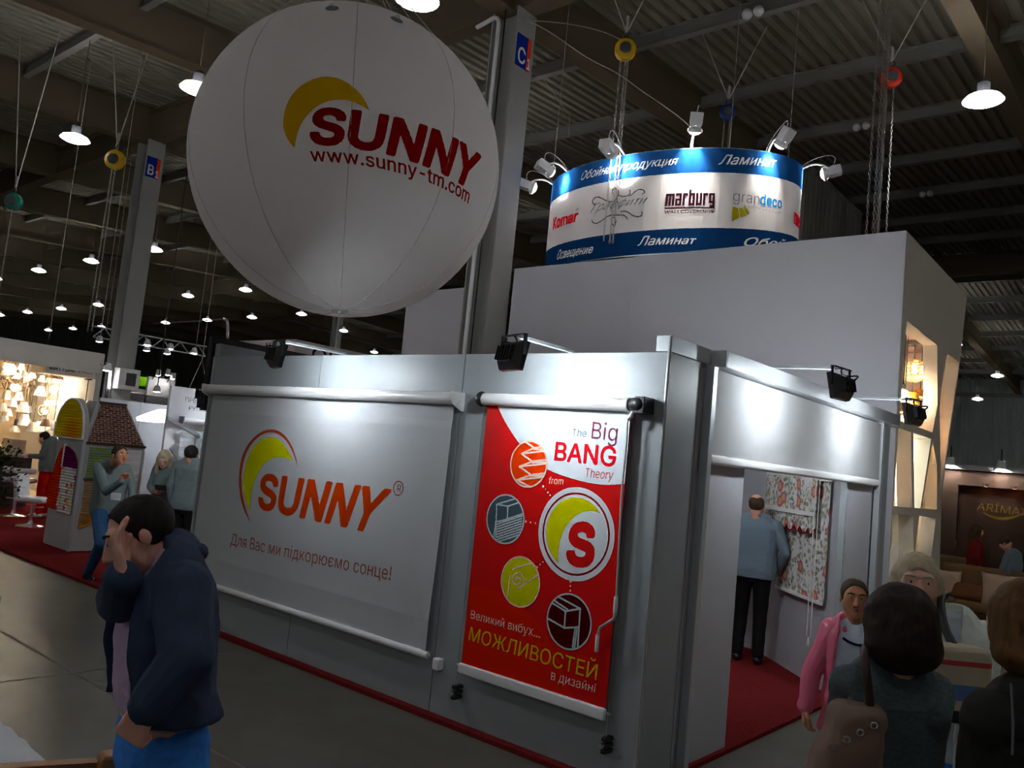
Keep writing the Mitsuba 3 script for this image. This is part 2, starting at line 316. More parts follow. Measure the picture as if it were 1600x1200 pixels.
add(B + '__edge_profile', lathe([(0.0, 0), (0.012, 0), (0.012, 2.66), (0, 2.66)], 10, (SX - 0.006, FY + 0.006, 0.03)), 'm_alu', True)
# left side wall
add(B + '__side_panel', bx(-7.66, -7.62, FY + 0.06, 9.1, 0.03, 2.6), 'm_panel2')
add(B + '__top_beam', bx(-7.65, -7.56, FY, 9.0, 2.605, 2.73), 'm_panel'); add(B + '__top_rail', bx(-7.70, -7.64, FY - 0.02, 9.0, 2.73, 2.80), 'm_black')
add(B + '__corner_bar', bx(-7.74, -7.67, FY - 0.03, FY + 0.05, 2.05, 2.80), 'm_black')
# right side wall
yA, yB, yC = 4.845, 5.62, float(at(1320, 800, 0, SX)[1])
add(B + '__side_panel', rbx(SX - 0.035, SX, FY + 0.02, yA - 0.03, 0.03, 2.60, 0.003, 6), 'm_panel')
add(B + '__side_panel', rbx(SX - 0.045, SX - 0.012, yA, yB, 0.03, 2.57, 0.003, 6), 'm_panel2')
add(B + '__side_panel', rbx(SX - 0.045, SX - 0.012, yC + 0.04, 8.66, 0.03, 2.57, 0.003, 6), 'm_panel2')
add(B + '__side_panel', rbx(SX - 0.045, SX - 0.012, yB, yC + 0.04, 2.22, 2.57, 0.003, 6), 'm_panel2')
add(B + '__side_panel', rbx(SX - 0.035, SX, 8.74, 9.1, 0.03, 2.60, 0.003, 6), 'm_panel')
add(B + '__door_post', bx(SX - 0.05, SX + 0.005, yC, yC + 0.045, 0.03, 2.22), 'm_alumatt')
add(B + '__door_post', bx(SX - 0.045, SX - 0.008, 8.615, 8.64, 0.03, 2.3), 'm_alu')
add(B + '__top_beam', rbx(SX - 0.10, SX, FY + 0.002, 4.94, 2.605, 2.705, 0.003, 6), 'm_alumatt')
add(B + '__top_beam', rbx(SX - 0.10, SX - 0.02, 4.94, 9.1, 2.58, 2.69, 0.003, 6), 'm_alumatt')
add(B + '__back_wall', bx(-7.62, -3.78, 9.13, 9.16, 0.03, 2.6), 'm_panel2')
P0 = np.array([-3.78, 9.13, 0.0]); P1 = np.array([SX - 0.03, yC + 0.03, 0.0]); DV = (P1 - P0) / np.linalg.norm(P1 - P0); DN = np.array([DV[1], -DV[0], 0.0])
if DN @ (-P0) < 0: DN = -DN
mm = trimesh.creation.box((np.linalg.norm(P1 - P0), 0.03, 2.5)); mm.apply_transform(frame_mat((P0 + P1) / 2 - DN * 0.015 + [0, 0, 1.28], DV, -DN, np.array([0, 0, 1.0]))); add(B + '__diagonal_wall', mm, 'm_panel2')
# zip screen on the side wall
scene['m_screencloth'] = {'type': 'principledthin', 'base_color': rgb((0.62, 0.62, 0.62)), 'roughness': 0.35, 'diff_trans': 0.7, 'spec_trans': 0.0, 'eta': 1.5}
Z = thing('zip_screen', 'metallic grey screen blind half lowered over the side entrance of the grey stand', 'roller blind')
add(Z + '__cassette', rbx(SX + 0.002, SX + 0.115, 4.95, 9.02, 2.588, 2.70, 0.006, 6), 'm_alu'); add(Z + '__end_cap', bx(SX + 0.004, SX + 0.113, 4.942, 4.95, 2.59, 2.698), 'm_alumatt')
for a, b in ((4.885, 4.945), (8.645, 8.715)): add(Z + '__guide_rail', rbx(SX + 0.002, SX + 0.06, a, b, 0.03, 2.588, 0.004, 6), 'm_alumatt')
n = 40; yy = np.linspace(4.945, 8.645, n); V, F_ = [], []
for i, y in enumerate(yy):
    for j, z in enumerate(np.linspace(2.0, 2.575, 9)):
        wv = 0.006 * math.sin(y * 5.3) * (1 - j / 8) + 0.012 * math.exp(-((y - 5.25) / 0.22) ** 2 - ((z - 2.0) / 0.12) ** 2) * math.sin(y * 40)
        V.append((SX + 0.035 + wv, y, z))
for i in range(n - 1):
    for j in range(8): a = i * 9 + j; F_ += [[a, a + 9, a + 10], [a, a + 10, a + 1]]
add(Z + '__cloth', trimesh.Trimesh(V, F_, process=False), 'm_screencloth', True)
add(Z + '__bottom_bar', rbx(SX + 0.012, SX + 0.058, 4.95, 8.64, 1.955, 2.02, 0.02, 8), 'm_white', 40)
# ------------------------------------------------------------------ floral roman blind on the diagonal wall
def hit(x, y, off=0.0):
    d = ray(x, y); o = P0 + DN * off; t = ((o - CAM) @ DN) / (d @ DN); q = CAM + d * t - P0
    return np.array([q @ DV, q[2]])
def planeD(off): return lambda u, v, w: P0[None] + DV[None] * u[:, None] + DN[None] * (off + w)[:, None] + np.array([[0, 0, 1.0]]) * v[:, None]
def floral(p, n, uv):
    u = (p.x * float(DV[0]) + p.y * float(DV[1])) * 8.0; v = p.z * 8.0
    d1, _, r1 = mikit.voronoi(u * 0.62, v * 0.62); d2, _, r2 = mikit.voronoi(u * 1.9 + 7, v * 1.9); d3, _, r3 = mikit.voronoi(u * 3.1 + 3, v * 2.6 + 5)
    c = mi.Color3f(0.74, 0.73, 0.70)
    stem = sm(0.06, 0.0, dr.abs(fbm(u * 1.3, v * 1.3, 2.0, 2) - 0.5)); c = mix(c, (0.33, 0.27, 0.20), stem * 0.7)
    c = mix(c, (0.30, 0.33, 0.16), sm(0.36, 0.28, d2) * sm(0.45, 0.5, r2)); c = mix(c, (0.14, 0.22, 0.28), sm(0.34, 0.28, d3) * sm(0.74, 0.78, r3))
    c = mix(c, (0.55, 0.36, 0.18), sm(0.36, 0.3, d3) * sm(0.2, 0.16, r3))
    pet = d1 + 0.07 * fbm(u * 5, v * 5, 0.0, 2)
    c = mix(c, (0.56, 0.14, 0.16), sm(0.37, 0.32, pet) * sm(0.68, 0.72, r1)); c = mix(c, (0.62, 0.38, 0.20), sm(0.25, 0.18, pet) * sm(0.68, 0.72, r1)); return c
matte('m_floral', mikit.proc(floral))
RB = thing('floral_blind', 'flowered roman blind with a scalloped valance on the inner wall of the grey stand', 'roman blind')
q = [hit(*p, 0.07) for p in ((1202, 741), (1284, 748), (1277, 802), (1200, 790))]
uL, uR = q[0][0], q[1][0]; zt, zb, zv = 1.98, float(hit(1200, 792, 0.07)[1]), float(hit(1201, 812, 0.07)[1])
sc = [(uL, zt), (uR, zt), (uR, zv)]
nS = 8
for i in range(nS):
    for t in np.linspace(0, 1, 7): sc.append((uR + (uL - uR) * (i + t) / nS, zv - 0.055 * math.sin(math.pi * t)))
wv = lambda off: (lambda u, v, w: planeD(off)(u, v, w + 0.008 * np.sin(u * 23)))
decal(RB + '__valance', Polygon(sc).buffer(0), wv(0.10), 'm_floral', 0, 0.004, 0.05)
trim = LineString(sc[3:]).buffer(0.008); decal(RB + '__valance_trim', trim, wv(0.105), 'm_logored', 0, 0.002, 0.05)
decal(RB + '__batten', sbox(uL - 0.02, zb - 0.02, uR + 0.005, zb + 0.02), planeD(0.115), 'm_white', 0, 0.012)
uL2, uR2 = float(hit(1222, 900, 0.03)[0]), float(hit(1290, 900, 0.03)[0]); zb2 = float(hit(1210, 912, 0.03)[1])
decal(RB + '__cloth', sbox(uL2 - 0.12, zb2, uR2, 2.0), wv(0.035), 'm_floral', 0, 0.004, 0.08)
decal(RB + '__bottom_bar', sbox(uL2 - 0.12, zb2 - 0.03, uR2 - 0.02, zb2), planeD(0.03), 'm_white', 0, 0.025)
decal(RB + '__head_rail', sbox(uL - 0.02, 1.95, uR + 0.14, 2.02), planeD(0.03), 'm_white', 0, 0.06)
for px_, dz in ((1270, 0.55), (1276, 0.55)):
    c = hit(px_, 850, 0.12); P = lambda v: planeD(0.125)(np.array([c[0]]), np.array([v]), np.array([0.0]))[0]
    add(RB + '__cord', tube([P(1.95), P(zb2 - 0.33)], 0.004, 6), 'm_white')
c = hit(1273, 850, 0.12); P = lambda v: planeD(0.125)(np.array([c[0]]), np.array([v]), np.array([0.0]))[0]
add(RB + '__cord_weight', lathe([(0, 0), (0.012, 0.01), (0.012, 0.06), (0.004, 0.085), (0, 0.085)], 10, P(zb2 - 0.42)), 'm_white', True)
# ------------------------------------------------------------------ white roller blind with the sun logo
WB = thing('white_blind', 'wide white roller blind with an orange and yellow sun logo on the front wall', 'roller blind')
YT = FY - 0.075; zt = 2.262
add(WB + '__tube', lathe([(0, 0), (0.044, 0), (0.046, 0.01), (0.046, 3.36), (0.044, 3.37), (0, 3.37)], 20, (-7.54, YT, zt), (1, 0, 0)), 'm_white', 40)
for x in (-7.56, -4.155):
    g = Polygon([(-0.07, 0.045), (0.075, 0.045), (0.075, -0.09), (0.05, -0.09), (-0.05, -0.045), (-0.07, -0.02)]); mm = trimesh.creation.extrude_polygon(g, 0.012, engine='earcut')
    mm.apply_transform(frame_mat((x, YT, zt), np.array([0, 1.0, 0]), np.array([0, 0, 1.0]), np.array([1.0, 0, 0]))); add(WB + '__bracket', mm, 'm_white')
sY = FY - 0.045; uW = uvy(sY); BLu, BRu, BLz = -7.50, -4.205, 0.43
def wcloth(u, v, w):
    fold = 0.010 * np.exp(-((v - 2.055) / 0.018) ** 2) + 0.008 * np.exp(-((v - 0.68) / 0.02) ** 2)
    rip = 0.016 * np.clip((u + 4.75) / 0.55, 0, 1) * np.clip((1.4 - v) / 0.8, 0, 1) * np.sin(u * 15 + v * 2.5) + 0.006 * np.sin(u * 4.0 + v)
    return np.stack([u + 0 * v, sY - w - fold - rip, v], 1)
decal(WB + '__cloth', Polygon([(BLu, 2.25), (BRu, 2.25), (BRu - 0.01, BLz), (BLu, BLz)]), wcloth, 'm_blindcloth', -0.001, 0.001, 0.06)
add(WB + '__bottom_bar', lathe([(0, 0), (0.024, 0), (0.026, 0.01), (0.026, 3.30), (0.024, 3.31), (0, 3.31)], 14, (BLu - 0.005, sY - 0.005, BLz - 0.01), (1, 0, 0)), 'm_white', 40)
add(WB + '__bar_pin', lathe([(0, 0), (0.008, 0), (0.008, 0.03), (0, 0.03)], 8, (BRu, sY - 0.005, BLz - 0.01), (1, 0, 0)), 'm_chrome')
cc = uvy(FY - 0.02)(686, 1035); add(WB + '__cable_clip', rbx(cc[0] - 0.03, cc[0] + 0.03, FY - 0.06, FY, cc[1] - 0.05, cc[1] + 0.03, 0.008), 'm_white')
cres = unary_union([Polygon(np.vstack([spl([(391, 798), (381, 772), (381, 738), (393, 704), (412, 686), (426, 683), (443, 693), (458, 721)], uW, 50, False), spl([(458, 721), (440, 714), (423, 718), (406, 735), (395, 762), (391, 798)], uW, 40, False)])).buffer(0)])
decal(WB + '__sun_print', cres, wcloth, 'm_lime', edge=0.12)
ring = Polygon(np.vstack([spl([(392, 816), (376, 780), (373, 745), (380, 708), (400, 681), (425, 671), (449, 684), (462, 712), (466, 731)], uW, 60, False), spl([(466, 731), (459, 709), (447, 688), (425, 675.5), (402, 685), (384, 710), (377, 745), (380, 780), (392, 816)], uW, 60, False)])).buffer(0)
decal(WB + '__ring_print', ring, wcloth, 'm_ring', edge=0.12)
words(WB + '__lettering', text_quad('SUNNY', uW(403, 792), uW(584, 830.5), uW(408, 741.5), uW(612, 768), True, 0.025), wcloth, 'm_rust', edge=0.12, gap=9)
c = uW(623.5, 763); decal(WB + '__registered_mark', unary_union([Point(0, 0).buffer(1).difference(Point(0, 0).buffer(0.84)), affinity.translate(affinity.scale(glyphs('R'), 1.05, 1.0, origin=(0, 0)), -0.33, -0.5)]).buffer(0), lambda u, v, w: wcloth(c[0] + u * 0.058, c[1] + v * 0.058, w), 'm_browntext')
words(WB + '__slogan', text_quad('Для Вас ми підкорюємо сонце!', uW(359, 851), uW(611, 906.5), uW(361, 833), uW(614, 885), False, -0.006), wcloth, 'm_browntext', edge=0.25)
# ------------------------------------------------------------------ red printed blind
RD = thing('red_blind', 'tall red printed roller blind with round icons and a crank handle', 'roller blind')
bY = FY - 0.085; cY = FY - 0.06; uR_ = uvy(cY)
lf, rt = uvy(bY)(757, 621)[0], uvy(bY)(984, 632)[0]
add(RD + '__tube', lathe([(0, 0), (0.042, 0), (0.042, rt - lf), (0, rt - lf)], 20, (lf, bY, 2.262), (1, 0, 0)), 'm_white', 40)
add(RD + '__bracket', lathe([(0, 0), (0.05, 0), (0.055, 0.02), (0.04, 0.045), (0, 0.045)], 12, (lf - 0.04, bY, 2.262), (1, 0, 0)), 'm_black', 30); add(RD + '__bracket', cat([bx(lf - 0.045, lf - 0.02, bY, FY, 2.215, 2.30), bx(lf - 0.035, lf - 0.015, bY - 0.03, bY + 0.02, 2.24, 2.28)]), 'm_black')
add(RD + '__crank_gear', tri(m3.Manifold.batch_hull([m3.Manifold.sphere(0.045, 16).translate([rt + 0.035, bY, 2.262]), m3.Manifold.sphere(0.05, 16).translate([rt + 0.075, bY - 0.01, 2.262])])), 'm_black', 40); add(RD + '__bracket', bx(rt + 0.06, rt + 0.12, bY - 0.04, FY, 2.21, 2.31), 'm_black')
cl, cr, cb = lf + 0.015, float(uR_(985, 652)[0]), float(uR_(712, 1033)[1])
PR = plane_y(cY)
cloth = sbox(cl, cb, cr, 2.262); decal(RD + '__cloth', cloth, PR, 'm_bannerred', -0.003, 0.003)
add(RD + '__bottom_bar', rbx(cl - 0.015, cr + 0.005, cY - 0.02, cY + 0.015, cb - 0.07, cb + 0.003, 0.012, 8), 'm_white', 40)
for x in (cl - 0.03, cr + 0.02):
    add(RD + '__bar_pin', lathe([(0, 0), (0.008, 0), (0.008, 0.03), (0, 0.03)], 8, (x - 0.015, cY, cb - 0.02), (1, 0, 0)), 'm_chrome')
    add(RD + '__guide_wire', tube([(x, cY, 2.25), (x, cY, cb - 0.2)], 0.002, 5), 'm_chrome')
    add(RD + '__wire_clamp', cat([tri(rbx(x - 0.018, x + 0.018, FY - 0.085, FY, cb - 0.25 + dz, cb - 0.225 + dz, 0.006)) for dz in (0.0, 0.035, 0.07)]), 'm_black')
    add(RD + '__clamp_screw', lathe([(0, 0), (0.012, 0), (0.012, 0.02), (0, 0.02)], 8, (x, FY - 0.11, cb - 0.2), (0, 1, 0)), 'm_chrome')
def R(*p): return uR_(*p)
white = Polygon(np.vstack([spl([(774.5, 626), (790, 660), (815, 697), (845, 727), (885, 745), (930, 756), (972, 756)], R, 50, False), [[cr, uR_(973, 756)[1]], [cr, 2.26]]])).buffer(0).intersection(cloth)
ct = R(736, 1118); low = Point(ct).buffer(np.linalg.norm(R(896, 1110) - ct), 48).intersection(cloth)
decal(RD + '__glow_print', low, PR, 'm_bannerred2', 0.0008); decal(RD + '__white_print', white, PR, 'm_bannerwhite', 0.0008)
def line(pts, w): return LineString([R(*p) for p in pts]).buffer(w, 4)
def disc(cx, cy, ex, ey=None):
    c = R(cx, cy); return c, np.linalg.norm(R(ex, cy if ey is None else ey) - c)
def badge(cx, cy, top, mat, strokes, w, lmat, fills=()):
    c = R(cx, cy); r = R(cx + 3, top)[1] - c[1]; D = Point(c).buffer(r, 32); k = decal(RD + '__icon', D, PR, mat, 0.0014)
    g = unary_union([Point(c).buffer(r, 32).difference(Point(c).buffer(r - 0.011, 32))] + [line(s, w) for s in strokes]).intersection(D)
    decal(k + '__outline', g, PR, lmat, 0.0022); return c, r
badge(826, 725, 688, 'm_orange', [[(818, 688), (835, 700), (815, 709), (832, 721), (812, 729), (830, 742), (808, 750), (829, 761)], [(835, 700), (853, 697)], [(835, 702), (853, 702)], [(815, 709), (855, 704)], [(832, 721), (857, 718)], [(832, 723), (857, 722)], [(812, 729), (857, 724)], [(830, 742), (855, 739)], [(829, 743.5), (853, 743)], [(808, 750), (852, 745)]], 0.006, 'm_pinkline')
badge(789.5, 811, 772, 'm_slate', [[(775, 840), (776.5, 788), (794, 791), (793, 812), (776, 815)], [(776.5, 788), (806, 779)], [(794, 791), (812, 785)], [(780, 815), (817, 803)], [(772, 838), (775, 814)]] + [[(777, 819 + 4 * i), (816, 806 + 4 * i)] for i in range(8)], 0.005, 'm_greyline')
sp = [(808.5 + (1.5 + 2.0 * t) * math.cos(t * 2.2 + 2.6), 906 + (1.5 + 2.35 * t) * math.sin(t * 2.2 + 2.6)) for t in np.linspace(0, 5.2, 60)]
badge(813, 909, 869, 'm_lime', [sp, [(801, 890), (808, 886), (832, 880)], [(818, 914), (842, 897)], [(797, 900), (792, 945)]], 0.005, 'm_pinkline')
badge(889, 971, 927, 'm_maroon', [[(870, 931), (907, 951), (884, 955), (882, 981), (903, 980)], [(907, 951), (903, 1010)], [(863, 942), (884, 955)], [(866, 938), (887, 952)], [(856, 966), (882, 981)], [(895, 1011), (899, 983)], [(898, 1012), (902, 983)]], 0.006, 'm_greyline')
c, r = R(899, 834), 0.285; r = float(R(902, 761)[1] - c[1])
decal(RD + '__emblem', Point(c).buffer(r, 48), PR, 'm_bannerwhite', 0.0014); E_ = RD + '__emblem'
decal(E_ + '__ring', Point(c).buffer(r * 0.885, 48).difference(Point(c).buffer(r * 0.842, 48)), PR, 'm_logored', 0.0022)
c2 = c + np.array([0.30, -0.40]) * r
cr2 = Point(c).buffer(r * 0.78, 48).difference(affinity.translate(affinity.scale(Point(0, 0).buffer(1, 48), 0.80 * r, 0.97 * r), c[0] + 0.40 * r, c[1] - 0.44 * r))
decal(E_ + '__sun_print', cr2, PR, 'm_lime', 0.0022)
decal(E_ + '__letter', text_quad('S', R(884, 879), R(929, 883), R(889, 820), R(932, 820), True, 0.05), PR, 'm_bannerred', 0.003)
for (t, BL, BR, TL, TR, bold, gr, mat) in (
    ('The', (893.5, 681), (916, 683), (895, 670), (918, 671.5), False, -0.01, 'm_bluegrey'), ('Big', (924, 685), (964, 690), (927, 659), (967, 662.5), False, -0.008, 'm_purpletxt'),
    ('BANG', (866, 718.5), (962, 729), (869, 691), (964, 698.5), True, 0.0, 'm_bred'), ('Theory', (914, 745), (957, 749.5), (916, 731), (960, 735), False, -0.006, 'm_redbrown'),
    ('from', (857, 755.5), (880, 757.5), (858.5, 745), (881.5, 746.5), False, 0.004, 'm_pinkline'), ('Великий вибух...', (735.5, 966), (844, 997), (737, 953), (846, 982), False, -0.004, 'm_pinkline'),
    ('МОЖЛИВОСТЕЙ', (732, 1000), (932, 1063), (736, 979), (935, 1038), False, 0.0, 'm_yellowtxt'), ('в дизайні', (860.5, 1062), (930, 1082), (863, 1046), (932, 1069), False, -0.004, 'm_pinkline')):
    words(RD + '__lettering', text_quad(t, R(*BL), R(*BR), R(*TL), R(*TR), bold, gr), PR, mat, 0.0022)
for (a, b, n_) in (((849, 760), (860, 774), 4), ((822, 815), (837, 817.5), 3), ((839.5, 886), (849, 878), 3), ((892, 908), (891.5, 923), 3)):
    decal(RD + '__dotted_line', unary_union([Point(R(a[0] + (b[0] - a[0]) * t, a[1] + (b[1] - a[1]) * t)).buffer(0.006 + 0.003 * (i == 0), 8) for i, t in enumerate(np.linspace(0, 1, n_))]), PR, 'm_pinkline', 0.0022)
# crank handle hanging at the right edge of the red blind
hY = cY - 0.03; H = lambda x, y: at(x, y, 1, hY)
add(RD + '__crank', tube([H(989, 643), H(983, 652), H(980, 660), H(979, 690), H(972, 760), H(963, 935)], 0.007, 8), 'm_alumatt', True)
add(RD + '__crank_hook', tube([H(990, 640), H(986, 650), H(981, 655)], 0.014, 8), 'm_white', True)
add(RD + '__crank_grip', tube([H(963, 932), H(961, 958)], 0.014, 8), 'm_white', True); add(RD + '__crank', tube([H(961, 958), H(959, 967), H(937, 981), H(935, 990), H(934, 995)], 0.009, 8), 'm_alumatt', True); add(RD + '__crank_grip', tube([H(934, 992), H(932, 1018)], 0.013, 8), 'm_white', True)
# ------------------------------------------------------------------ black floodlights on arms
def floodlight(lab, base, tip, aim, lens_w=1.0, L=None):
    """base: where the arm leaves the wall, tip: where the yoke hangs, aim: the point lit"""
    k = thing('floodlight', lab, 'floodlight'); base, tip, aim = (np.asarray(v, float) for v in (base, tip, aim))
    add(k + '__arm', bar(base, tip, 0.035, 0.02), 'm_alumatt'); c = tip + [0, 0, -0.125]
    d = aim - c; d /= np.linalg.norm(d); s = np.cross(d, [0, 0, 1.0]); s /= np.linalg.norm(s); up = np.cross(s, d); M = frame_mat(c, s, up, d)
    def put(m): m = tri(m).copy(); m.apply_transform(M); return m
    add(k + '__body', put(m3.Manifold.batch_hull([tri_box(0.225, 0.18, 0.0, 0.03), tri_box(0.14, 0.11, -0.055, 0.0)])), 'm_black', 20)
    for i in range(6): add(k + '__cooling_fin', put(bx(-0.075 + i * 0.03 - 0.003, -0.075 + i * 0.03 + 0.003, -0.045, 0.045, -0.075, -0.04)), 'm_black')
    glow(k + '__lens', put(bx(-0.095, 0.095, -0.072, 0.072, 0.029, 0.0315)), (0.86, 0.94, 1.0), L or FLOOD_L, 9.0 * lens_w)
    for q in (-1, 1): add(k + '__yoke', bar(c + s * 0.125 * q, tip + s * 0.125 * q, 0.03, 0.008), 'm_black')
    add(k + '__yoke', bar(tip - s * 0.125, tip + s * 0.125, 0.03, 0.008), 'm_black'); add(k + '__cable', tube(sweep([tip, tip + [0.02, 0, -0.05], c + up * 0.02 - d * 0.1 + [0.02, 0, 0.03], c - d * 0.06], 12), 0.006, 6), 'm_black', True)
def tri_box(a, b, z0, z1): return m3.Manifold.cube([a, b, z1 - z0]).translate([-a / 2, -b / 2, z0])
floodlight('black floodlight on an arm above the white blind', (-5.58, FY + 0.02, 2.61), (-5.58, 3.74, 2.61), (-5.36, FY, 2.36))
floodlight('black floodlight on an arm above the red blind', (-3.22, FY + 0.02, 2.61), (-3.22, 3.80, 2.61), (-3.03, FY, 2.36))
floodlight('black floodlight sticking out over the side entrance of the grey stand', (SX + 0.02, 5.72, 2.71), (-1.90, 5.72, 2.70), (SX, 5.80, 2.45))
floodlight('black floodlight in front of the lit openings of the tall white booth', (SX + 0.02, 7.55, 2.71), (-1.88, 7.52, 2.70), (SX, 7.65, 2.45))
tp = at(329, 606, 0, -7.9); floodlight('small black floodlight at the left end of the front wall', (-7.7, tp[1], tp[2] - 0.0), tp, (-13, 7.4, 1.9), 1.0)
floodlight('small black floodlight inside the grey stand, hidden behind the screen blind', (-3.9, 6.2, 2.58), (-3.5, 6.6, 2.55), (-3.3, 8.7, 2.0), 0.5, FLOOD_L * 0.8)
add(B + '__light_bar', bar((-7.6, 6.2, 2.585), (SX - 0.05, 6.2, 2.585), 0.03), 'm_alumatt')
floodlight('black floodlight added out of view to brighten the lettered board', (-13.0, 8.1, 2.48), (-12.3, 8.05, 2.62), (-13.0, 7.3, 1.9), 0.4, FLOOD_L * 2.2)  # unseen helper lamp, put in to brighten the board
floodlight('black floodlight added out of view to brighten the white partition', (-15.0, 8.9, 2.25), (-14.3, 8.6, 2.42), (-15.0, 7.3, 1.5), 0.4, FLOOD_L * 1.8)  # extra lamp out of view, added so the partition reads brighter
# ------------------------------------------------------------------ tall white booth with angular openings
WX, WY = -2.47, 9.22
W = thing('white_booth', 'tall white fabric covered booth with angular openings, behind the grey stand', 'exhibition stand')
def fabric(x0, x1, z0, z1, y, amp=0.02, seed=0):
    nx, nz = max(3, int((x1 - x0) / 0.08)), max(3, int((z1 - z0) / 0.25)); X, Zz = np.meshgrid(np.linspace(x0, x1, nx), np.linspace(z0, z1, nz), indexing='ij')
    d = amp * (meshkit.fbm(np.stack([X * 1.6 + seed, Zz * 0.35, X * 0 + seed], -1), 3) - 0.5) * 2
    V = np.stack([X, y + d, Zz], -1).reshape(-1, 3); F = []
    for i in range(nx - 1):
        for j in range(nz - 1): a = i * nz + j; F += [[a, a + nz, a + nz + 1], [a, a + nz + 1, a + 1]]
    return trimesh.Trimesh(V, F, process=False)
add(W + '__fabric', fabric(-5.86, WX + 0.002, 0, 4.72, WY, 0.012, 1), 'm_whitefab', True); add(W + '__fabric', fabric(-7.97, -5.84, 0, 4.72, WY + 0.03, 0.02, 5), 'm_whitefab', True)
add(W + '__fabric', fabric(-8.06, -7.93, 0, 4.62, WY + 0.18, 0.05, 9), 'm_whitefab', True)
xl = float(at(608, 550, 1, WY)[0])
add(W + '__fabric', fabric(xl, -8.62, 0, 4.55, WY + 0.25, 0.05, 3), 'm_whitefab', True)
add(W + '__wall_core', bx(-7.95, WX - 0.05, WY + 0.08, WY + 0.16, 0, 4.70), 'm_whitematte')
add(W + '__roof_slab', bx(-7.95, WX - 0.1, WY + 0.1, 12.1, 4.55, 4.60), 'm_whitematte')
side = Polygon([(WY + 0.035, 0), (WY + 0.035, 4.72), (12.27, 4.68), (12.05, 3.73), (11.40, 1.95), (11.5, 0.9), (11.6, 0)])
cuts = [[(9.43, 3.78), (10.80, 3.74), (10.97, 3.05), (10.79, 2.68), (9.36, 2.68)], [(11.32, 3.72), (12.0, 3.72), (11.89, 3.41), (11.34, 2.02), (11.04, 3.14)],
        [(9.34, 2.60), (9.85, 2.60), (10.05, 1.77), (9.31, 1.77)], [(9.93, 2.60), (10.74, 2.60), (10.41, 1.77), (10.15, 1.77)], [(10.81, 2.57), (11.08, 2.32), (11.2, 1.77), (10.46, 1.77)],
        [(9.28, 1.69), (10.12, 1.69), (10.23, 1.28), (10.25, 0.6), (9.28, 0.6)], [(10.39, 1.69), (11.16, 1.66), (10.98, 1.0), (10.7, 0.3), (10.28, 1.29)]]
for c in cuts: side = side.difference(Polygon(c))
matte('m_boothwhite', (0.66, 0.64, 0.58)); matte('m_pinkwall', (0.68, 0.56, 0.54)); matte('m_creamwall', (0.70, 0.58, 0.44))
def yzprism(P, x0, x1):
    ms = []
    for q in polys(P):
        m = trimesh.creation.extrude_polygon(q, x1 - x0, engine='earcut'); m.apply_transform(frame_mat((x0, 0, 0), np.array([0, 1.0, 0]), np.array([0, 0, 1.0]), np.array([1.0, 0, 0]))); ms.append(m)
    return cat(ms)
add(W + '__lattice_wall', yzprism(side, WX - 0.16, WX), 'm_boothwhite')
xi = WX - 0.17
add(W + '__inner_wall', bx(xi - 2.0, xi - 1.95, WY + 0.17, 12.1, 2.66, 4.5), 'm_pinkwall'); add(W + '__inner_ceiling', bx(xi - 2.0, xi, WY + 0.17, 12.05, 3.86, 3.9), 'm_pinkwall')
add(W + '__inner_shelf', bx(xi - 2.0, xi, WY + 0.17, 11.3, 2.62, 2.66), 'm_boothwhite'); add(W + '__inner_shelf', bx(xi - 2.0, xi, WY + 0.17, 11.2, 1.71, 1.75), 'm_boothwhite')
add(W + '__inner_wall', bx(xi - 1.2, xi - 1.15, WY + 0.17, 10.0, 1.76, 2.61), 'm_creamwall'); add(W + '__inner_wall', bx(xi - 1.0, xi - 0.95, 10.55, 11.6, 1.76, 2.61), 'm_creamwall')
add(W + '__inner_wall', bx(xi - 1.4, xi - 1.35, WY + 0.17, 10.3, 0.02, 1.70), 'm_whitematte'); add(W + '__inner_wall', bx(xi - 0.7, xi - 0.65, 10.35, 11.5, 0.02, 1.70), 'm_creamwall')
add(W + '__divider', bx(xi - 1.9, xi, 12.0, 12.04, 2.67, 3.85), 'm_pinkwall'); add(W + '__end_wall', bx(xi - 1.9, xi - 0.02, 11.25, 11.3, 0.0, 2.61), 'm_creamwall'); add(W + '__end_wall', bx(xi - 2.0, xi - 0.3, 12.05, 12.1, 1.9, 4.5), 'm_creamwall')
add(W + '__divider', bx(xi - 0.9, xi, 10.31, 10.34, 0.02, 1.70), 'm_whitematte'); add(W + '__divider', bx(xi - 0.9, xi, 10.77, 10.80, 1.76, 2.61), 'm_creamwall')
warm, amber = (1.0, 0.80, 0.52), (1.0, 0.62, 0.25)
def ball_lamp(key, p, r, c, L, w=0.6): glow(key, trimesh.creation.icosphere(2, r).apply_translation(p), c, L, w)
xl_ = xi - 0.17
PL = lambda x, y, X=xl_: at(x, y, 0, X)
c = PL(1428, 580)
k = thing('pendant_lamp', 'round woven pendant lamp glowing in the top opening of the tall white booth', 'lamp')
add(k + '__canopy', lathe([(0, 0.05), (0.13, 0.05), (0.13, 0), (0, 0)], 20, (c[0], c[1], 3.81)), 'm_darkgrey'); add(k + '__cord', tube([(c[0], c[1], 3.82), c], 0.006, 6), 'm_darkgrey')
glow(k + '__bulb', trimesh.creation.icosphere(2, 0.04).apply_translation(c), warm, WARM_L * 3, 0.6)
rng = random.Random(5); cage = []
for i in range(46):
    a = np.array([rng.gauss(0, 1) for _ in range(3)]); A, B_, D_ = basis(a); h = rng.uniform(-0.6, 0.6); R_ = 0.16
    th = np.linspace(0, 2 * math.pi, 20); rr = R_ * math.sqrt(1 - h * h); cage.append(tube([c + D_ * h * R_ + rr * (math.cos(t) * A + math.sin(t) * B_) * np.array([1, 1, .85]) for t in th], 0.0065, 4, False))
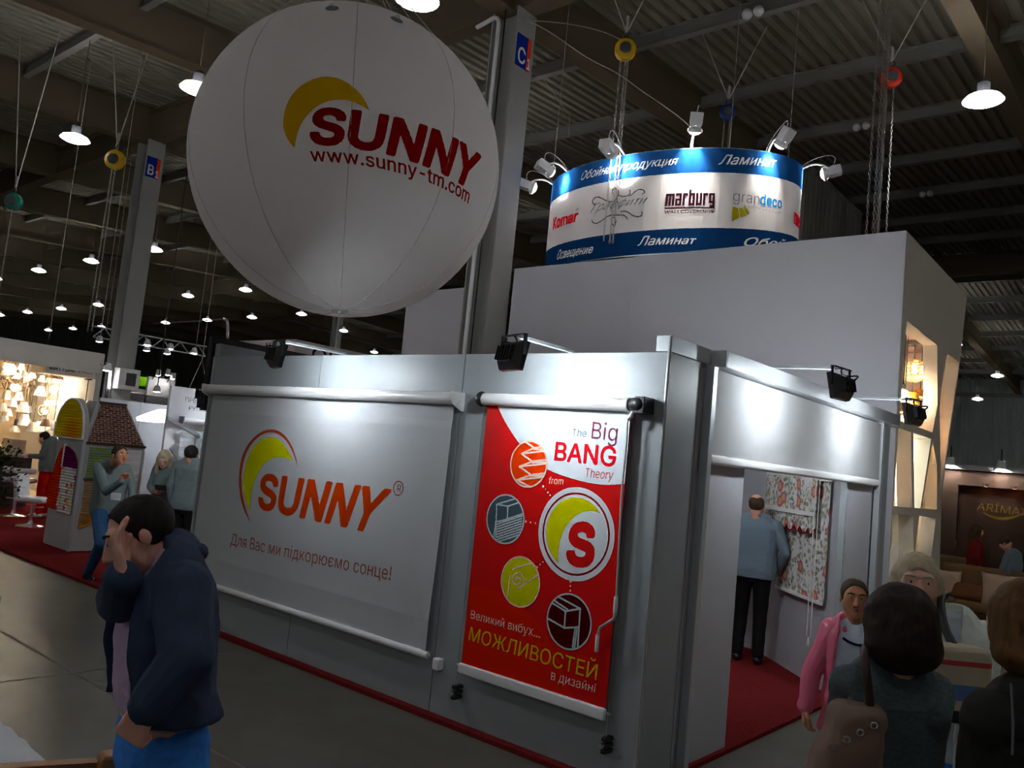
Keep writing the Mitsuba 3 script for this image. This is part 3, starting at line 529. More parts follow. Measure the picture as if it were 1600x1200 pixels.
matte('m_wicker', (0.75, 0.62, 0.40)); add(k + '__woven_shade', cat(cage), 'm_wicker')
satin('m_amber', (0.75, 0.33, 0.03), 0.35, 0.5); satin('m_goldmetal', (0.75, 0.5, 0.15), 0.3, 0.5, 0.9)
for lab, p, kind in (('bare bulb hanging beside the black floodlight in the tall white booth', (1411, 620), 'bulb'), ('orange cylinder pendant in the top opening of the tall white booth', (1425, 622), 'orange'), ('small flat orange pendant at the right of the top opening', (1438, 615), 'small'), ('orange dish pendant low behind the black floodlight', (1409, 637), 'dish'), ('white glowing cone pendant at the foot of the top opening', (1412, 655), 'cone')):
    c = PL(*p); k = thing('pendant_lamp', lab, 'lamp'); add(k + '__cord', tube([(c[0], c[1], 3.86), c + [0, 0, 0.05]], 0.006, 6), 'm_darkgrey')
    if kind == 'bulb': glow(k + '__bulb', lathe([(0, -0.08), (0.06, -0.06), (0.075, 0), (0.05, 0.07), (0.02, 0.09), (0, 0.09)], 14, c), warm, WARM_L * 2, 0.5); add(k + '__socket', lathe([(0, 0.14), (0.025, 0.14), (0.03, 0.08), (0, 0.08)], 10, c), 'm_darkgrey')
    elif kind == 'cone': glow(k + '__shade', lathe([(0, 0.05), (0.03, 0.05), (0.14, -0.05), (0, -0.055)], 16, c), warm, WARM_L, 0.5)
    else:
        r, h = {'orange': (0.085, 0.14), 'small': (0.10, 0.10), 'dish': (0.12, 0.12)}[kind]
        add(k + '__shade', lathe([(0.02, h / 2), (r * 0.8, h / 2), (r, h * 0.2), (r, -h / 2), (r * 0.9, -h / 2), (r * 0.9, h * 0.3), (0.02, h * 0.45)], 16, c), 'm_amber', 30); ball_lamp(k + '__bulb', c + [0, 0, -h * 0.2], 0.03, amber, WARM_L * 1.5, 0.4)
c = at(1403, 742, 0, xi - 0.13)
k = thing('wall_lamp', 'golden openwork wall lamp glowing in the middle row of openings', 'lamp')
for dz in (-0.18, -0.13, 0.13, 0.18): add(k + '__band', lathe([(0.07, -0.014), (0.075, -0.014), (0.075, 0.014), (0.07, 0.014)], 16, c + [0, 0, dz]), 'm_goldmetal')
for i in range(10): a = i * math.pi / 5; add(k + '__bar', tube([c + [0.07 * math.cos(a), 0.07 * math.sin(a), -0.18], c + [0.07 * math.cos(a + .6), 0.07 * math.sin(a + .6), 0.18]], 0.006, 4), 'm_goldmetal')
glow(k + '__bulb', lathe([(0, -0.12), (0.05, -0.1), (0.05, 0.1), (0, 0.12)], 12, c), amber, WARM_L * 1.2, 0.4)
k = thing('emissive_wall', 'bright cream wall in the middle of the angular openings, glow added as emission', 'lamp')
glow(k + '__diffuser', yzprism(Polygon([(9.95, 2.58), (10.72, 2.58), (10.43, 1.78), (10.15, 1.78)]), xi - 0.03, xi + 0.02), (1.0, 0.90, 0.68), 0.35, 0.8); add(k + '__backing', yzprism(Polygon([(9.95, 2.58), (10.73, 2.58), (10.43, 1.77), (10.15, 1.77)]), xi - 0.06, xi - 0.032), 'm_white')  # bright wall seen in the opening, its glare built as an emitter
c = at(1403, 866, 0, xi - 0.2)
k = thing('table_lamp', 'black drum lamp shade in the lowest opening of the tall white booth', 'lamp')
add(k + '__shade', lathe([(0.125, -0.17), (0.13, -0.17), (0.13, 0.17), (0.125, 0.17), (0.12, -0.165)], 24, c), 'm_black', 30); add(k + '__stem', lathe([(0, -0.5), (0.1, -0.5), (0.1, -0.48), (0.015, -0.46), (0.015, 0.0), (0, 0)], 14, c), 'm_chrome'); ball_lamp(k + '__bulb', c + [0, 0, 0.05], 0.05, (1, .95, .85), WARM_L * 2, 0.4)
add(W + '__lamp_shelf', bx(c[0] - 0.3, c[0] + 0.14, WY + 0.18, 10.28, c[2] - 0.54, c[2] - 0.505), 'm_whitematte')
for p, s in (((xi - 0.7, 11.0, 3.81), 2.0), ((xi - 0.35, 11.0, 2.57), 0.8), ((xi - 0.3, 10.9, 1.66), 0.7), ((xi - 0.45, 10.2, 2.57), 1.0), ((xi - 0.5, 9.8, 1.66), 1.0)):  # unseen lamps, put in to brighten the booth interior
    k = thing('added_downlight', 'unseen warm lamp added inside the tall white booth', 'lamp', 'lamps added inside the tall white booth'); add(k + '__rim', lathe([(0.06, 0), (0.05, 0), (0.05, 0.04), (0.06, 0.04)], 12, p), 'm_white')
    glow(k + '__bulb', lathe([(0, 0.005), (0.05, 0.005), (0.05, 0.02), (0, 0.02)], 12, p), warm, WARM_L * 3 * s, 0.5)
# grey draped tower far behind
GT = thing('drape_tower', 'grey draped tower rising behind the tall white booth, right of the round sign', 'exhibition stand')
XD = -8.0; q0, q1 = at(1262, 256, 0, XD), at(1347, 335, 0, XD); zt_ = float(q0[2]); matte('m_drape', (0.36, 0.35, 0.31)); scene['m_drape_sheen'] = scene['m_drape']
def curtain(P, Q, z0, z1, amp, waves):
    nx = int(waves * 8); ts = np.linspace(0, 1, nx); d = (Q - P) / np.linalg.norm(Q - P); nn = np.array([d[1], -d[0], 0]); V, F = [], []
    for i, t in enumerate(ts):
        w_ = amp * (math.sin(t * waves * 2 * math.pi) + 0.5 * math.sin(t * waves * 5.1 + 1))
        for z in np.linspace(z0, z1, 6): V.append([*(P + (Q - P) * t + nn * w_)[:2], z])
    for i in range(nx - 1):
        for j in range(5): a = i * 6 + j; F += [[a, a + 6, a + 7], [a, a + 7, a + 1]]
    return trimesh.Trimesh(V, F, process=False)
add(GT + '__curtain', curtain(np.array([XD, q0[1], 0]), np.array([XD, q1[1], 0]), 0.0, zt_, 0.035, 14), 'm_drape', True)
add(GT + '__curtain', curtain(np.array([XD - 3, q0[1], 0]), np.array([XD, q0[1], 0]), 0.0, zt_, 0.035, 14), 'm_drape', True); add(GT + '__top_rail', bar((XD, q0[1], zt_), (XD, q1[1], zt_), 0.06), 'm_alumatt')
# ------------------------------------------------------------------ round hanging sign
SC, SR, TX, TY = np.array([-6.519, 11.247]), 1.933, 0.028, 0.156
Zs = [5.076, 5.401, 6.174, 6.517]
def cyl(u, v, w):
    a = u / SR; x, y = SC[0] + (SR + w) * np.cos(a), SC[1] + (SR + w) * np.sin(a); return np.stack([x, y, v + TX * (x - SC[0]) + TY * (y - SC[1])], 1)
def uvc(x, y):
    d = ray(x, y); a = d[0] ** 2 + d[1] ** 2; b = -2 * (SC[0] * d[0] + SC[1] * d[1]); c = SC @ SC - SR * SR; t = (-b - math.sqrt(max(b * b - 4 * a * c, 0))) / (2 * a); q = CAM + d * t
    th = math.atan2(q[1] - SC[1], q[0] - SC[0]); th = th - 2 * math.pi if th > 1.2 else th
    return np.array([th * SR, q[2] - TX * (q[0] - SC[0]) - TY * (q[1] - SC[1])])
SG = thing('round_sign', 'round hanging blue and white sign with wallpaper brand names, ringed by spotlights', 'sign')
u0, u1 = math.radians(-172) * SR, math.radians(24) * SR
decal(SG + '__band', sbox(u0, Zs[2], u1, Zs[3]), cyl, 'm_signblue', -0.02, 0.02, 0.2); decal(SG + '__panel', sbox(u0, Zs[1], u1, Zs[2]), cyl, 'm_signwhite', -0.02, 0.02, 0.2); decal(SG + '__band', sbox(u0, Zs[0], u1, Zs[1]), cyl, 'm_signblue', -0.02, 0.02, 0.2)
for z in (Zs[0], Zs[3]): add(SG + '__rim_tube', tube(cyl(np.linspace(u0, u1, 50), np.full(50, z), np.full(50, -0.04)), 0.02, 6), 'm_alumatt', True)
for u in (u0, u1): add(SG + '__edge_post', tube(cyl(np.array([u, u]), np.array([Zs[0], Zs[3]]), np.array([-0.02, -0.02])), 0.025, 8), 'm_darkgrey', True)
U = uvc
def st(t, BL, BR, TL, TR, mat, bold=False, gr=0.0, sl=0.0): words(SG + '__lettering', text_quad(t, U(*BL), U(*BR), U(*TL), U(*TR), bold, gr, sl), cyl, mat, 0.003, edge=0.15)
st('Обойная продукция', (907, 282), (1058, 257), (911, 268), (1061, 244), 'm_signtext', True, -0.01, 0.22); st('Ламинат', (1122, 257), (1212, 262), (1127, 242), (1214, 247), 'm_signtext', True, -0.01, 0.22)
st('Освещение', (870, 406), (926, 395), (873, 391), (928, 382), 'm_signtext', True, -0.01, 0.22); st('Ламинат', (996, 384), (1087, 381), (1000, 369), (1089, 370), 'm_signtext', True, -0.01, 0.22); st('Обойная', (1161, 384), (1243, 394), (1164, 371), (1246, 381), 'm_signtext', True, -0.01, 0.22)
st('Komar', (864, 359), (902, 345), (865, 342), (905, 329), 'm_komar', True, 0.03); st('®', (900, 331), (904.5, 329.5), (900, 326), (905, 324.5), 'm_greytxt')
st('Граффити', (923, 332), (1009, 318), (928, 318), (1014, 305), 'm_inkgrey', False, -0.022, 0.35)
for s in ([(930, 320), (926, 313), (932, 308), (944, 312), (956, 315), (965, 308), (966, 298), (961, 294), (957, 302)], [(968, 305), (975, 307), (984, 303), (984, 297)], [(984, 306), (992, 300), (1002, 296), (1007, 299), (1004, 303)], [(925, 344), (930, 349), (940, 345), (950, 338), (966, 336), (976, 337), (980, 342)], [(970, 331), (982, 332), (992, 338), (1002, 337), (1003, 331)], [(958, 340), (962, 348), (960, 353), (957, 350)]):
    decal(SG + '__flourish', LineString([U(*q) for q in sweep([(a, b, 0) for a, b in s], 24)[:, :2]]).buffer(0.007), cyl, 'm_inkgrey', 0.003, edge=0.15)
# block lettering of the wallpaper firm, built from bars
BLK = {'m': ['0,0,.22,1', '.34,0,.56,1', '.68,0,.9,1', '0,.82,.9,1'], 'a': ['.4,0,.62,1', '0,.82,.62,1', '0,.42,.62,.58', '0,0,.62,.16', '0,0,.2,.5'], 'r': ['0,0,.22,1', '0,.8,.5,1'], 'b': ['0,0,.22,1.28', '0,.82,.62,1', '0,0,.62,.18', '.4,0,.62,1'], 'u': ['0,0,.22,1', '0,0,.62,.18', '.4,0,.62,1'], 'g': ['0,.2,.22,1', '0,.82,.62,1', '0,.2,.62,.36', '.4,-.16,.62,1', '.1,-.16,.62,0']}
xx, parts = 0.0, []
for ch in 'marburg':
    g = unary_union([sbox(*map(float, s.split(','))) for s in BLK[ch]]); parts.append(affinity.translate(g, xx, 0)); xx += g.bounds[2] + 0.12
def quadmap(g, BL, BR, TL, TR, w):
    import shapely
    BL, BR, TL, TR = (U(*p) for p in (BL, BR, TL, TR))
    return shapely.transform(g, lambda a: (1 - a[:, 1:2]) * ((1 - a[:, :1] / w) * BL + a[:, :1] / w * BR) + a[:, 1:2] * ((1 - a[:, :1] / w) * TL + a[:, :1] / w * TR))
decal(SG + '__lettering', quadmap(unary_union(parts), (1039, 322), (1116, 321), (1041, 303), (1117, 302), xx - 0.12).buffer(0), cyl, 'm_plum', 0.003, edge=0.15)
decal(SG + '__underline', Polygon([U(1039, 327), U(1116, 326), U(1116, 324), U(1039, 324.5)]), cyl, 'm_plum', 0.003, edge=0.15)
st('WALLCOVERINGS', (1038, 334), (1115, 333), (1038.5, 329), (1115.5, 328), 'm_plum', False, 0.02, 0)
st('gran', (1145, 314), (1186, 320), (1146, 297), (1187, 302), 'm_greytxt', False, -0.02); st('deco', (1187, 319), (1221, 326), (1188, 303), (1222, 310), 'm_decoblue', True, 0.0)
st('wallfashion group nv', (1168, 325), (1220, 335), (1168.5, 320), (1220.5, 330), 'm_greytxt', False, -0.02)
for q in ([(1145, 323), (1153, 325), (1155, 340), (1143, 346)], [(1154.5, 325), (1160, 325), (1166, 337), (1156.5, 340)], [(1161, 324), (1164, 320), (1171, 334), (1167, 336)]): decal(SG + '__leaf_print', Polygon([U(*p) for p in q]).buffer(0), cyl, 'm_olive', 0.003, edge=0.15)
st('rasch', (1240, 348), (1262, 360), (1240.5, 327), (1262, 339), 'm_komar', True, 0.05)
# arm spotlights round the sign
def armspot(lab, u, reach, dz, pan, tilt_to, bright=1.0):
    k = thing('arm_spotlight', lab, 'spotlight')
    b = cyl(np.array([u]), np.array([Zs[3]]), np.array([-0.03]))[0]; e = cyl(np.array([u + pan]), np.array([Zs[3] + dz]), np.array([reach]))[0]; aim = cyl(np.array([u + pan * 0.3]), np.array([tilt_to]), np.array([0.0]))[0]
    m_ = (b + e) / 2 + [0, 0, 0.10]
    add(k + '__arm', tube(sweep([b, m_, e], 10), 0.016, 6), 'm_white', True); d = aim - e; d /= np.linalg.norm(d); A, B_, D_ = basis(d); M = frame_mat(e, A, B_, D_)
    def put(m): m = tri(m).copy(); m.apply_transform(M); return m
    add(k + '__head', put(m3.Manifold.batch_hull([tri_box(0.16, 0.13, -0.12, 0.02), tri_box(0.13, 0.11, 0.02, 0.08)])), 'm_white', 20)
    add(k + '__rim', put(lathe([(0.062, 0.06), (0.10, 0.10), (0.10, 0.14), (0.088, 0.14), (0.06, 0.08)], 18)), 'm_white', 30); glow(k + '__bulb', put(lathe([(0, 0.105), (0.08, 0.105), (0.08, 0.14), (0.055, 0.168), (0.0, 0.18)], 16)), (1.0, 0.95, 0.88), SPOT_L * bright, 1.0)
    scene[k.replace('arm_spotlight', 'spot_beam')] = {'type': 'spot', 'to_world': T().look_at(origin=(e + d * 0.2).tolist(), target=aim.tolist(), up=[0, 0.1, 1]), 'intensity': rgb([v * 2.6 * bright for v in (1.0, 0.95, 0.88)]), 'cutoff_angle': 42.0, 'beam_width': 12.0, 'sampling_weight': 5.0}
    add(k + '__cable', tube(sweep([e + [0, 0, 0.1], e + [0.02, 0, 0.22], (e + b) / 2 + [0, 0, 0.2], b], 12), 0.006, 5), 'm_white', True)
for lab, th, r, dz in (('white arm spotlight low at the left of the round sign', -142.8, 0.42, 0.02), ('white arm spotlight at the upper left of the round sign', -116.5, 0.36, 0.04), ('dazzling arm spotlight facing out in front of the round sign', -82, 0.50, 0.0),
                       ('white box spotlight standing on the top rim of the round sign', -54, 0.2, 0.32), ('white box spotlight with a cable loop near the right end of the round sign', -18.8, 0.26, 0.16), ('glowing arm spotlight sticking out to the right of the round sign', 20.6, 0.42, -0.08)):
    armspot(lab, math.radians(th) * SR, r, dz, 0.0, 6.36)
# suspension of the sign: hoist, hand chain bundle, ropes
satin('m_yellow', hexc(214, 170, 20), 0.45, 0.4); satin('m_redpaint', hexc(190, 40, 20), 0.45, 0.4); satin('m_bluepaint', hexc(20, 50, 110), 0.45, 0.4); satin('m_greenpaint', hexc(30, 110, 90), 0.45, 0.4)
def chain(p, q, r=0.012, pitch=0.05):
    """links turned a quarter each, joined into one chain"""
    p, q = np.asarray(p, float), np.asarray(q, float); L = np.linalg.norm(q - p); n = max(2, int(L / pitch)); a, b, d = basis(q - p); ms = []
    link = tube([np.array([r * 1.1 * math.cos(t), 0, pitch * 0.72 * math.sin(t)]) for t in np.linspace(0, 2 * math.pi, 7)], r * 0.38, 4, False)
    for i in range(n):
        c = p + (q - p) * (i + 0.5) / n; u, v = (a, b) if i % 2 else (b, -a); m = link.copy(); m.apply_transform(frame_mat(c, u, v, d)); ms.append(m)
    return cat(ms)
def hoist(lab, c, mat, drop, chains, name='chain_hoist', sling=0.6, r=0.11):
    k = thing(name, lab, 'hoist'); c = np.asarray(c, float)
    add(k + '__body', tri(m3.Manifold.batch_hull([m3.Manifold.cylinder(0.10, r, r, 20, True).rotate([90, 0, 35]), m3.Manifold.cylinder(0.14, r * 0.7, r * 0.7, 20, True).rotate([90, 0, 35])])).apply_translation(c), mat, 30)
    add(k + '__cover', lathe([(0, 0), (r * 0.55, 0), (r * 0.5, 0.03), (0, 0.035)], 16, c + np.array([0.55, -0.8, 0]) * 0.075, (0.57, -0.82, 0)), 'm_darkgrey', 30)
    add(k + '__hook', tube([c + np.array([0.05 * math.cos(t), 0, r + 0.06 + 0.05 * math.sin(t)]) for t in np.linspace(-2.2, 3.4, 12)], 0.014, 6), 'm_darkgrey', True)
    zt = zp(c[1]) + 0.262; top = c + [0, 0, r + 0.1]
    add(k + '__sling', cat([tube([top, (c[0] - s * 0.9, c[1] - s * 0.3, zt)], 0.012, 5) for s in (sling, -sling)] + [tube([top, top + [0, 0, 0.25]], 0.022, 6)]), 'm_rope')
    for dx, zb in chains: add(k + '__chain', chain(c + [dx, 0, -r * 0.8], (c[0] + dx * 1.3, c[1], zb)), mat if False else 'm_chain')
    return k
hp = far(977, 78, 11.2); hoist('yellow chain hoist with hanging chains in front of the round sign', hp, 'm_yellow', 0, [(-0.06, 5.0), (0.02, 4.95), (0.06, 4.95)], sling=0.75, r=0.15)
hp = far(1137, 176, 14.5); hoist('blue chain hoist hanging above the round sign', hp, 'm_bluepaint', 0, [(-0.05, 6.9), (0.05, 6.9)], r=0.14)
hp = far(1392, 122, 13.5); hoist('red chain hoist hanging at the right under the roof', hp, 'm_redpaint', 0, [(-0.05, 4.9), (0.05, 4.9)], r=0.16)
hp = far(180, 250, 17.5); hoist('yellow chain hoist hanging left of the grey column', hp, 'm_yellow', 0, [(-0.08, 3.5), (0.06, 3.5)], r=0.19)
hp = far(21, 315, 19.0); hoist('green chain hoist hanging at the far left', hp, 'm_greenpaint', 0, [(0.0, 3.3)], r=0.17)
k = thing('chain_bundle', 'long pale bundle of hanging chains, left of the red chain hoist', 'chain')
pb = far(1382, 60, 12.2)
for i, (dx, dy) in enumerate(((0, 0), (0.035, 0.02), (0.07, 0.0), (0.05, 0.05), (-0.1, 0.03))): add(k + '__chain', chain((pb[0] + dx, pb[1] + dy, zp(pb[1])), (pb[0] + dx, pb[1] + dy, 4.78), 0.014, 0.06), 'm_chain')
def rope(lab, pts, grp=None, r=0.006): single('rope', tube(pts, r, 5), 'm_rope', lab, 'rope', grp)
top = lambda p: np.array([p[0], p[1], zp(p[1]) + 0.262])
for lab, p, D in (('thin rope hanging from the roof right beside the numbered column by the ball', (800, 300), 12.3), ('thin rope hanging left of the round sign', (872, 190), 12.4), ('thin rope hanging at the left, right of the yellow hoist', (165, 470), 17.6), ('thin rope above the lamp booth at the far left', (90, 440), 19.5), ('thin wire dropping to the right end of the round sign', (1240, 130), 12.5), ('thin rope holding the middle of the round sign', (1146, 150), 12.6)):
    q = far(*p, D); rope(lab, [top(q), (q[0], q[1], {12.3: 3.2, 12.4: 6.3, 17.6: 3.4, 19.5: 3.4, 12.5: 6.6, 12.6: 6.65}[D])])
cable = [far(x, y, D) for x, y, D in ((812, 30, 12.2), (850, 45, 12.1), (930, 97, 12.0), (960, 112, 12.0), (1000, 140, 12), (1060, 182, 12), (1080, 200, 12.1))]
single('power_cable', tube(sweep(cable, 30), 0.009, 5), 'm_rope', 'slack power cable drooping from the numbered column to the round sign', 'cable', None, True)
q1 = [far(820, 32, 12.2), far(897, 39, 12.0), far(975, 66, 11.3)]; rope('slack rope tied between the numbered column and the yellow hoist', sweep(q1, 12))
q1 = [far(810, 108, 12.3), far(845, 118, 12.6), far(890, 180, 12.8), far(889, 215, 12.8)]; rope('knotted rope under the purlin right of the numbered column', q1)
# smoke detectors on the purlins
for lab, p, y in (('pair of round white detectors on the purlin above the round sign', (1176, 36), 12.27), ('pair of round white detectors on the second purlin', (1346, 207), 18.25), ('pair of round white detectors on a far purlin', (1447, 312), 24.2)):
    c = at(*p, 1, y - 0.1); k = thing('detector_pair', lab, 'smoke detector')
    for dx in (-0.1, 0.1): add(k + '__detector', trimesh.creation.icosphere(2, 0.09).apply_translation((c[0] + dx, y - 0.12, zp(y) + 0.02)), 'm_white', True)
# ------------------------------------------------------------------ the big white balloon
BCx = 8.25
def angc():
    a, b, c_, d = (ray(*p) / np.linalg.norm(ray(*p)) for p in ((295.5, 252), (783, 262), (520, 3), (560, 498)))
    m = a + b; m /= np.linalg.norm(m); half = math.acos(a @ b) / 2; m2 = c_ + d; m2 /= np.linalg.norm(m2); half2 = math.acos(c_ @ d) / 2; w_ = m + m2; return w_ / np.linalg.norm(w_), (half + half2) / 2
bd, bh = angc(); BC = CAM + bd * (BCx / math.hypot(bd[0], bd[1])); BR = np.linalg.norm(BC - CAM) * math.sin(bh)
def sph(x, y):
    d = ray(x, y); d = d / np.linalg.norm(d); o = CAM - BC; b = o @ d; disc = b * b - (o @ o - BR * BR); return CAM + d * (-b - math.sqrt(max(disc, 0)))
AX = -(sph(531, 486) - BC) / BR; E1 = CAM - BC; E1 = E1 - AX * (E1 @ AX); E1 /= np.linalg.norm(E1); E2 = np.cross(AX, E1)
def uvs(x, y):
    q = (sph(x, y) - BC) / BR; return np.array([math.atan2(q @ E2, q @ E1), math.asin(np.clip(q @ AX, -1, 1))])
def ballw(u, v, w): return BC + (BR + w)[:, None] * (np.cos(v)[:, None] * (np.cos(u)[:, None] * E1 + np.sin(u)[:, None] * E2) + np.sin(v)[:, None] * AX)
BL_ = thing('balloon', 'huge white inflated ball with a red and gold sun logo hanging over the grey stand', 'balloon')
add(BL_ + '__skin', trimesh.creation.icosphere(5, BR).apply_translation(BC), 'm_balloon', True)
us = uvs(548, 200)[0]
for i in range(10):
    vv = np.linspace(-1.5, 1.5, 60); uu = np.full(60, us + i * math.pi / 5)
    add(BL_ + '__seam', tube(ballw(uu, vv, np.full(60, -0.0015)), 0.0055, 5), 'm_seam')
add(BL_ + '__valve', lathe([(0, 0), (0.085, 0.0), (0.085, 0.008), (0.02, 0.01), (0.02, 0.03), (0, 0.03)], 20, BC - AX * (BR - 0.004), -AX), 'm_seam', 30)
for p in ((519, 13), (620, 31)):
    q = sph(*p); add(BL_ + '__patch', lathe([(0, 0), (0.06, 0.0), (0.055, 0.006), (0, 0.006)], 16, q - (q - BC) * 0.001, (q - BC) / BR), 'm_greytxt', 30); A, B_, D_ = basis(q - BC); add(BL_ + '__ring', tube([q + D_ * 0.02 + 0.02 * (math.cos(t) * A + math.sin(t) * D_) for t in np.linspace(0, 6.3, 12)], 0.004, 5), 'm_chrome')
S_ = uvs
cb_ = Polygon(np.vstack([spl([(461, 231), (444, 203), (446, 170), (463, 141), (490, 124), (512, 120), (540, 128), (563, 147), (577, 173)], S_, 50, False), spl([(577, 173), (556, 161), (530, 156), (508, 160), (486, 174), (470, 196), (461, 231)], S_, 50, False)])).buffer(0)
decal(BL_ + '__sun_print', cb_, ballw, 'm_logogold', 0.003, 0.0006, 0.08)
words(BL_ + '__lettering', text_quad('SUNNY', S_(483, 222.5), S_(735, 296), S_(488, 171), S_(751, 246), True, 0.035), ballw, 'm_logored', 0.003, 0.0006, 0.08)
words(BL_ + '__web_address', text_quad('www.sunny-tm.com', S_(486, 251.5), S_(731, 318), S_(483.5, 231.5), S_(735, 297), True, -0.01), ballw, 'm_logored', 0.003, 0.0006, 0.08)
apex = BC + AX * (BR + 1.0)
for i in range(10):
    a = us + (i + 0.5) * math.pi / 5; q = ballw(np.array([a]), np.array([0.85]), np.array([0.0]))[0]; add(BL_ + '__cord', tube([apex, q], 0.006, 5), 'm_rope')
add(BL_ + '__cord', tube([apex, (apex[0], apex[1], zp(apex[1]) - 0.3)], 0.012, 6), 'm_rope')
q = sph(531, 486); add(BL_ + '__cord', tube([q, (q[0], q[1], 2.7)], 0.003, 4), 'm_rope')
# ------------------------------------------------------------------ lamp booth at the far left
MX = -19.0
M_ = thing('lamp_booth', 'cream lamp booth with a white fascia, full of glowing lamps, at the far left', 'exhibition stand')
matte('m_cream', (0.72, 0.58, 0.40)); matte('m_fascia', (0.66, 0.63, 0.58)); matte('m_greywall', (0.50, 0.49, 0.47))
add(M_ + '__fascia', bx(MX - 0.25, MX, 1.2, 8.27, 2.88, 3.34), 'm_fascia'); sb_ = add(M_ + '__sign_box', bx(MX - 1.0, MX - 0.06, 7.10, 8.15, 2.75, 3.05), 'm_fascia')
words(sb_ + '__lettering', text_quad('MAYTONİ', uvx(MX)(79, 577.5), uvx(MX)(119, 582), uvx(MX)(80, 571), uvx(MX)(120, 575.5), True, 0.0), plane_x(MX - 0.055), 'm_black', gap=9); words(sb_ + '__lettering', text_quad('STREET', uvx(MX)(124, 582), uvx(MX)(147, 585), uvx(MX)(124.5, 576.5), uvx(MX)(148, 579.5), False, 0.0), plane_x(MX - 0.055), 'm_darkgrey', gap=9)
add(M_ + '__back_wall', bx(MX - 4.05, MX - 4.0, 1.2, 8.27, 0, 3.26), 'm_cream'); add(M_ + '__side_wall', bx(MX - 4.0, MX, 8.2, 8.27, 0, 3.26), 'm_greywall'); add(M_ + '__ceiling', bx(MX - 4.0, MX - 0.25, 1.2, 8.2, 3.26, 3.30), 'm_cream')
add(M_ + '__floor', bx(MX - 4.0, MX, 1.2, 8.2, 0.0, 0.03), 'm_beige'); add(M_ + '__front_post', bx(MX - 0.2, MX, 8.15, 8.27, 0, 2.88), 'm_greywall')
matte('m_shade', (0.8, 0.66, 0.42)); satin('m_bronze', (0.10, 0.06, 0.035), 0.4, 0.5, 0.6)
wl, yl, ol = (1.0, 0.86, 0.62), (1.0, 0.74, 0.36), (1.0, 0.45, 0.14)
def ml(x, y, X): return at(x, y, 0, X)
LB = []
G1, G2, G3 = 'small cone lamps crowding the lamp booth', 'glass globe lamps of the lamp booth', 'shaded chandeliers of the lamp booth'
def cone_lamp(p, r, c, L, lab, grp=None):
    k = thing('pendant_lamp', lab, 'lamp', grp); add(k + '__cord', tube([(p[0], p[1], 3.26), p + [0, 0, r]], 0.007, 5), 'm_bronze')
    glow(k + '__shade', lathe([(0.0, r * 0.9), (r * 0.45, r * 0.9), (r, -r * 0.7), (0.0, -r * 0.75)], 14, p), c, L, 0.25)
def globe_lamp(p, r, c, L, lab, grp=None):
    k = thing('pendant_lamp', lab, 'lamp', grp); add(k + '__cord', tube([(p[0], p[1], 3.26), p + [0, 0, r]], 0.007, 5), 'm_bronze'); add(k + '__cap', lathe([(0, 0.06), (0.04, 0.06), (0.05, 0), (0, 0)], 10, p + [0, 0, r * 0.93]), 'm_bronze')
    glow(k + '__globe', trimesh.creation.icosphere(2, r).apply_translation(p), c, L, 0.25)
def chandelier(p, R_, n, c, L, lab, rs=0.075, grp=None):
    k = thing('chandelier', lab, 'chandelier', grp); p = np.asarray(p); add(k + '__rod', tube([(p[0], p[1], 3.26), p], 0.012, 6), 'm_bronze'); add(k + '__hub', trimesh.creation.icosphere(2, 0.06).apply_translation(p), 'm_bronze')
    for i in range(n):
        a = i * 2 * math.pi / n + 0.3; e = p + [R_ * math.cos(a), R_ * math.sin(a), 0.05]
        add(k + '__arm', tube(sweep([p, p + [R_ * .5 * math.cos(a), R_ * .5 * math.sin(a), -0.09], e], 8), 0.010, 5), 'm_bronze'); glow(k + '__shade', lathe([(0, rs), (rs * 0.6, rs), (rs, -rs * 0.6), (0, -rs * 0.6)], 10, e + [0, 0, rs]), c, L, 0.12)
W1 = WARM_L * 0.9
for (x, y, X, R_, n, lb) in ((42, 586, -21.3, 0.5, 7, 'wide chandelier of bright shades hanging below the sign box of the lamp booth'), (48, 600, -21.2, 0.34, 7, 'second wide chandelier, under the one below the sign box'), (12, 592, -20.9, 0.48, 7, 'nearest dazzling chandelier at the left of the lamp booth'), (20, 603, -22.4, 0.4, 6, 'small chandelier low behind the dazzling one in the lamp booth'), (5, 580, -22.6, 0.4, 6, 'chandelier highest at the left edge of the lamp booth')):
    chandelier(ml(x, y, X), R_, n, wl, W1 * 2.2, lb, 0.085)
for (x, y, X, r) in ((15, 577, -20.6, 0.13), (24, 605, -21.5, 0.10), (84, 608, -20.6, 0.09), (90, 593, -20.4, 0.09)): globe_lamp(ml(x, y, X), r, wl, W1 * 2, 'round glass globe lamp glowing white in the lamp booth', G2)
for (x, y, X, r, c) in ((10, 618, -21.3, 0.13, yl), (30, 620, -21.8, 0.12, wl), (20, 630, -21.2, 0.12, yl), (45, 640, -22.2, 0.10, yl), (63, 612, -20.9, 0.14, yl), (53, 597, -22.6, 0.1, yl), (10, 654, -21.8, 0.08, wl), (45, 661, -22.3, 0.1, yl), (72, 645, -20.8, 0.06, wl), (2, 655, -21.2, 0.08, wl)): cone_lamp(ml(x, y, X), r, c, W1 * 1.0, 'small cone lamp shade glowing yellow in the lamp booth', G1)
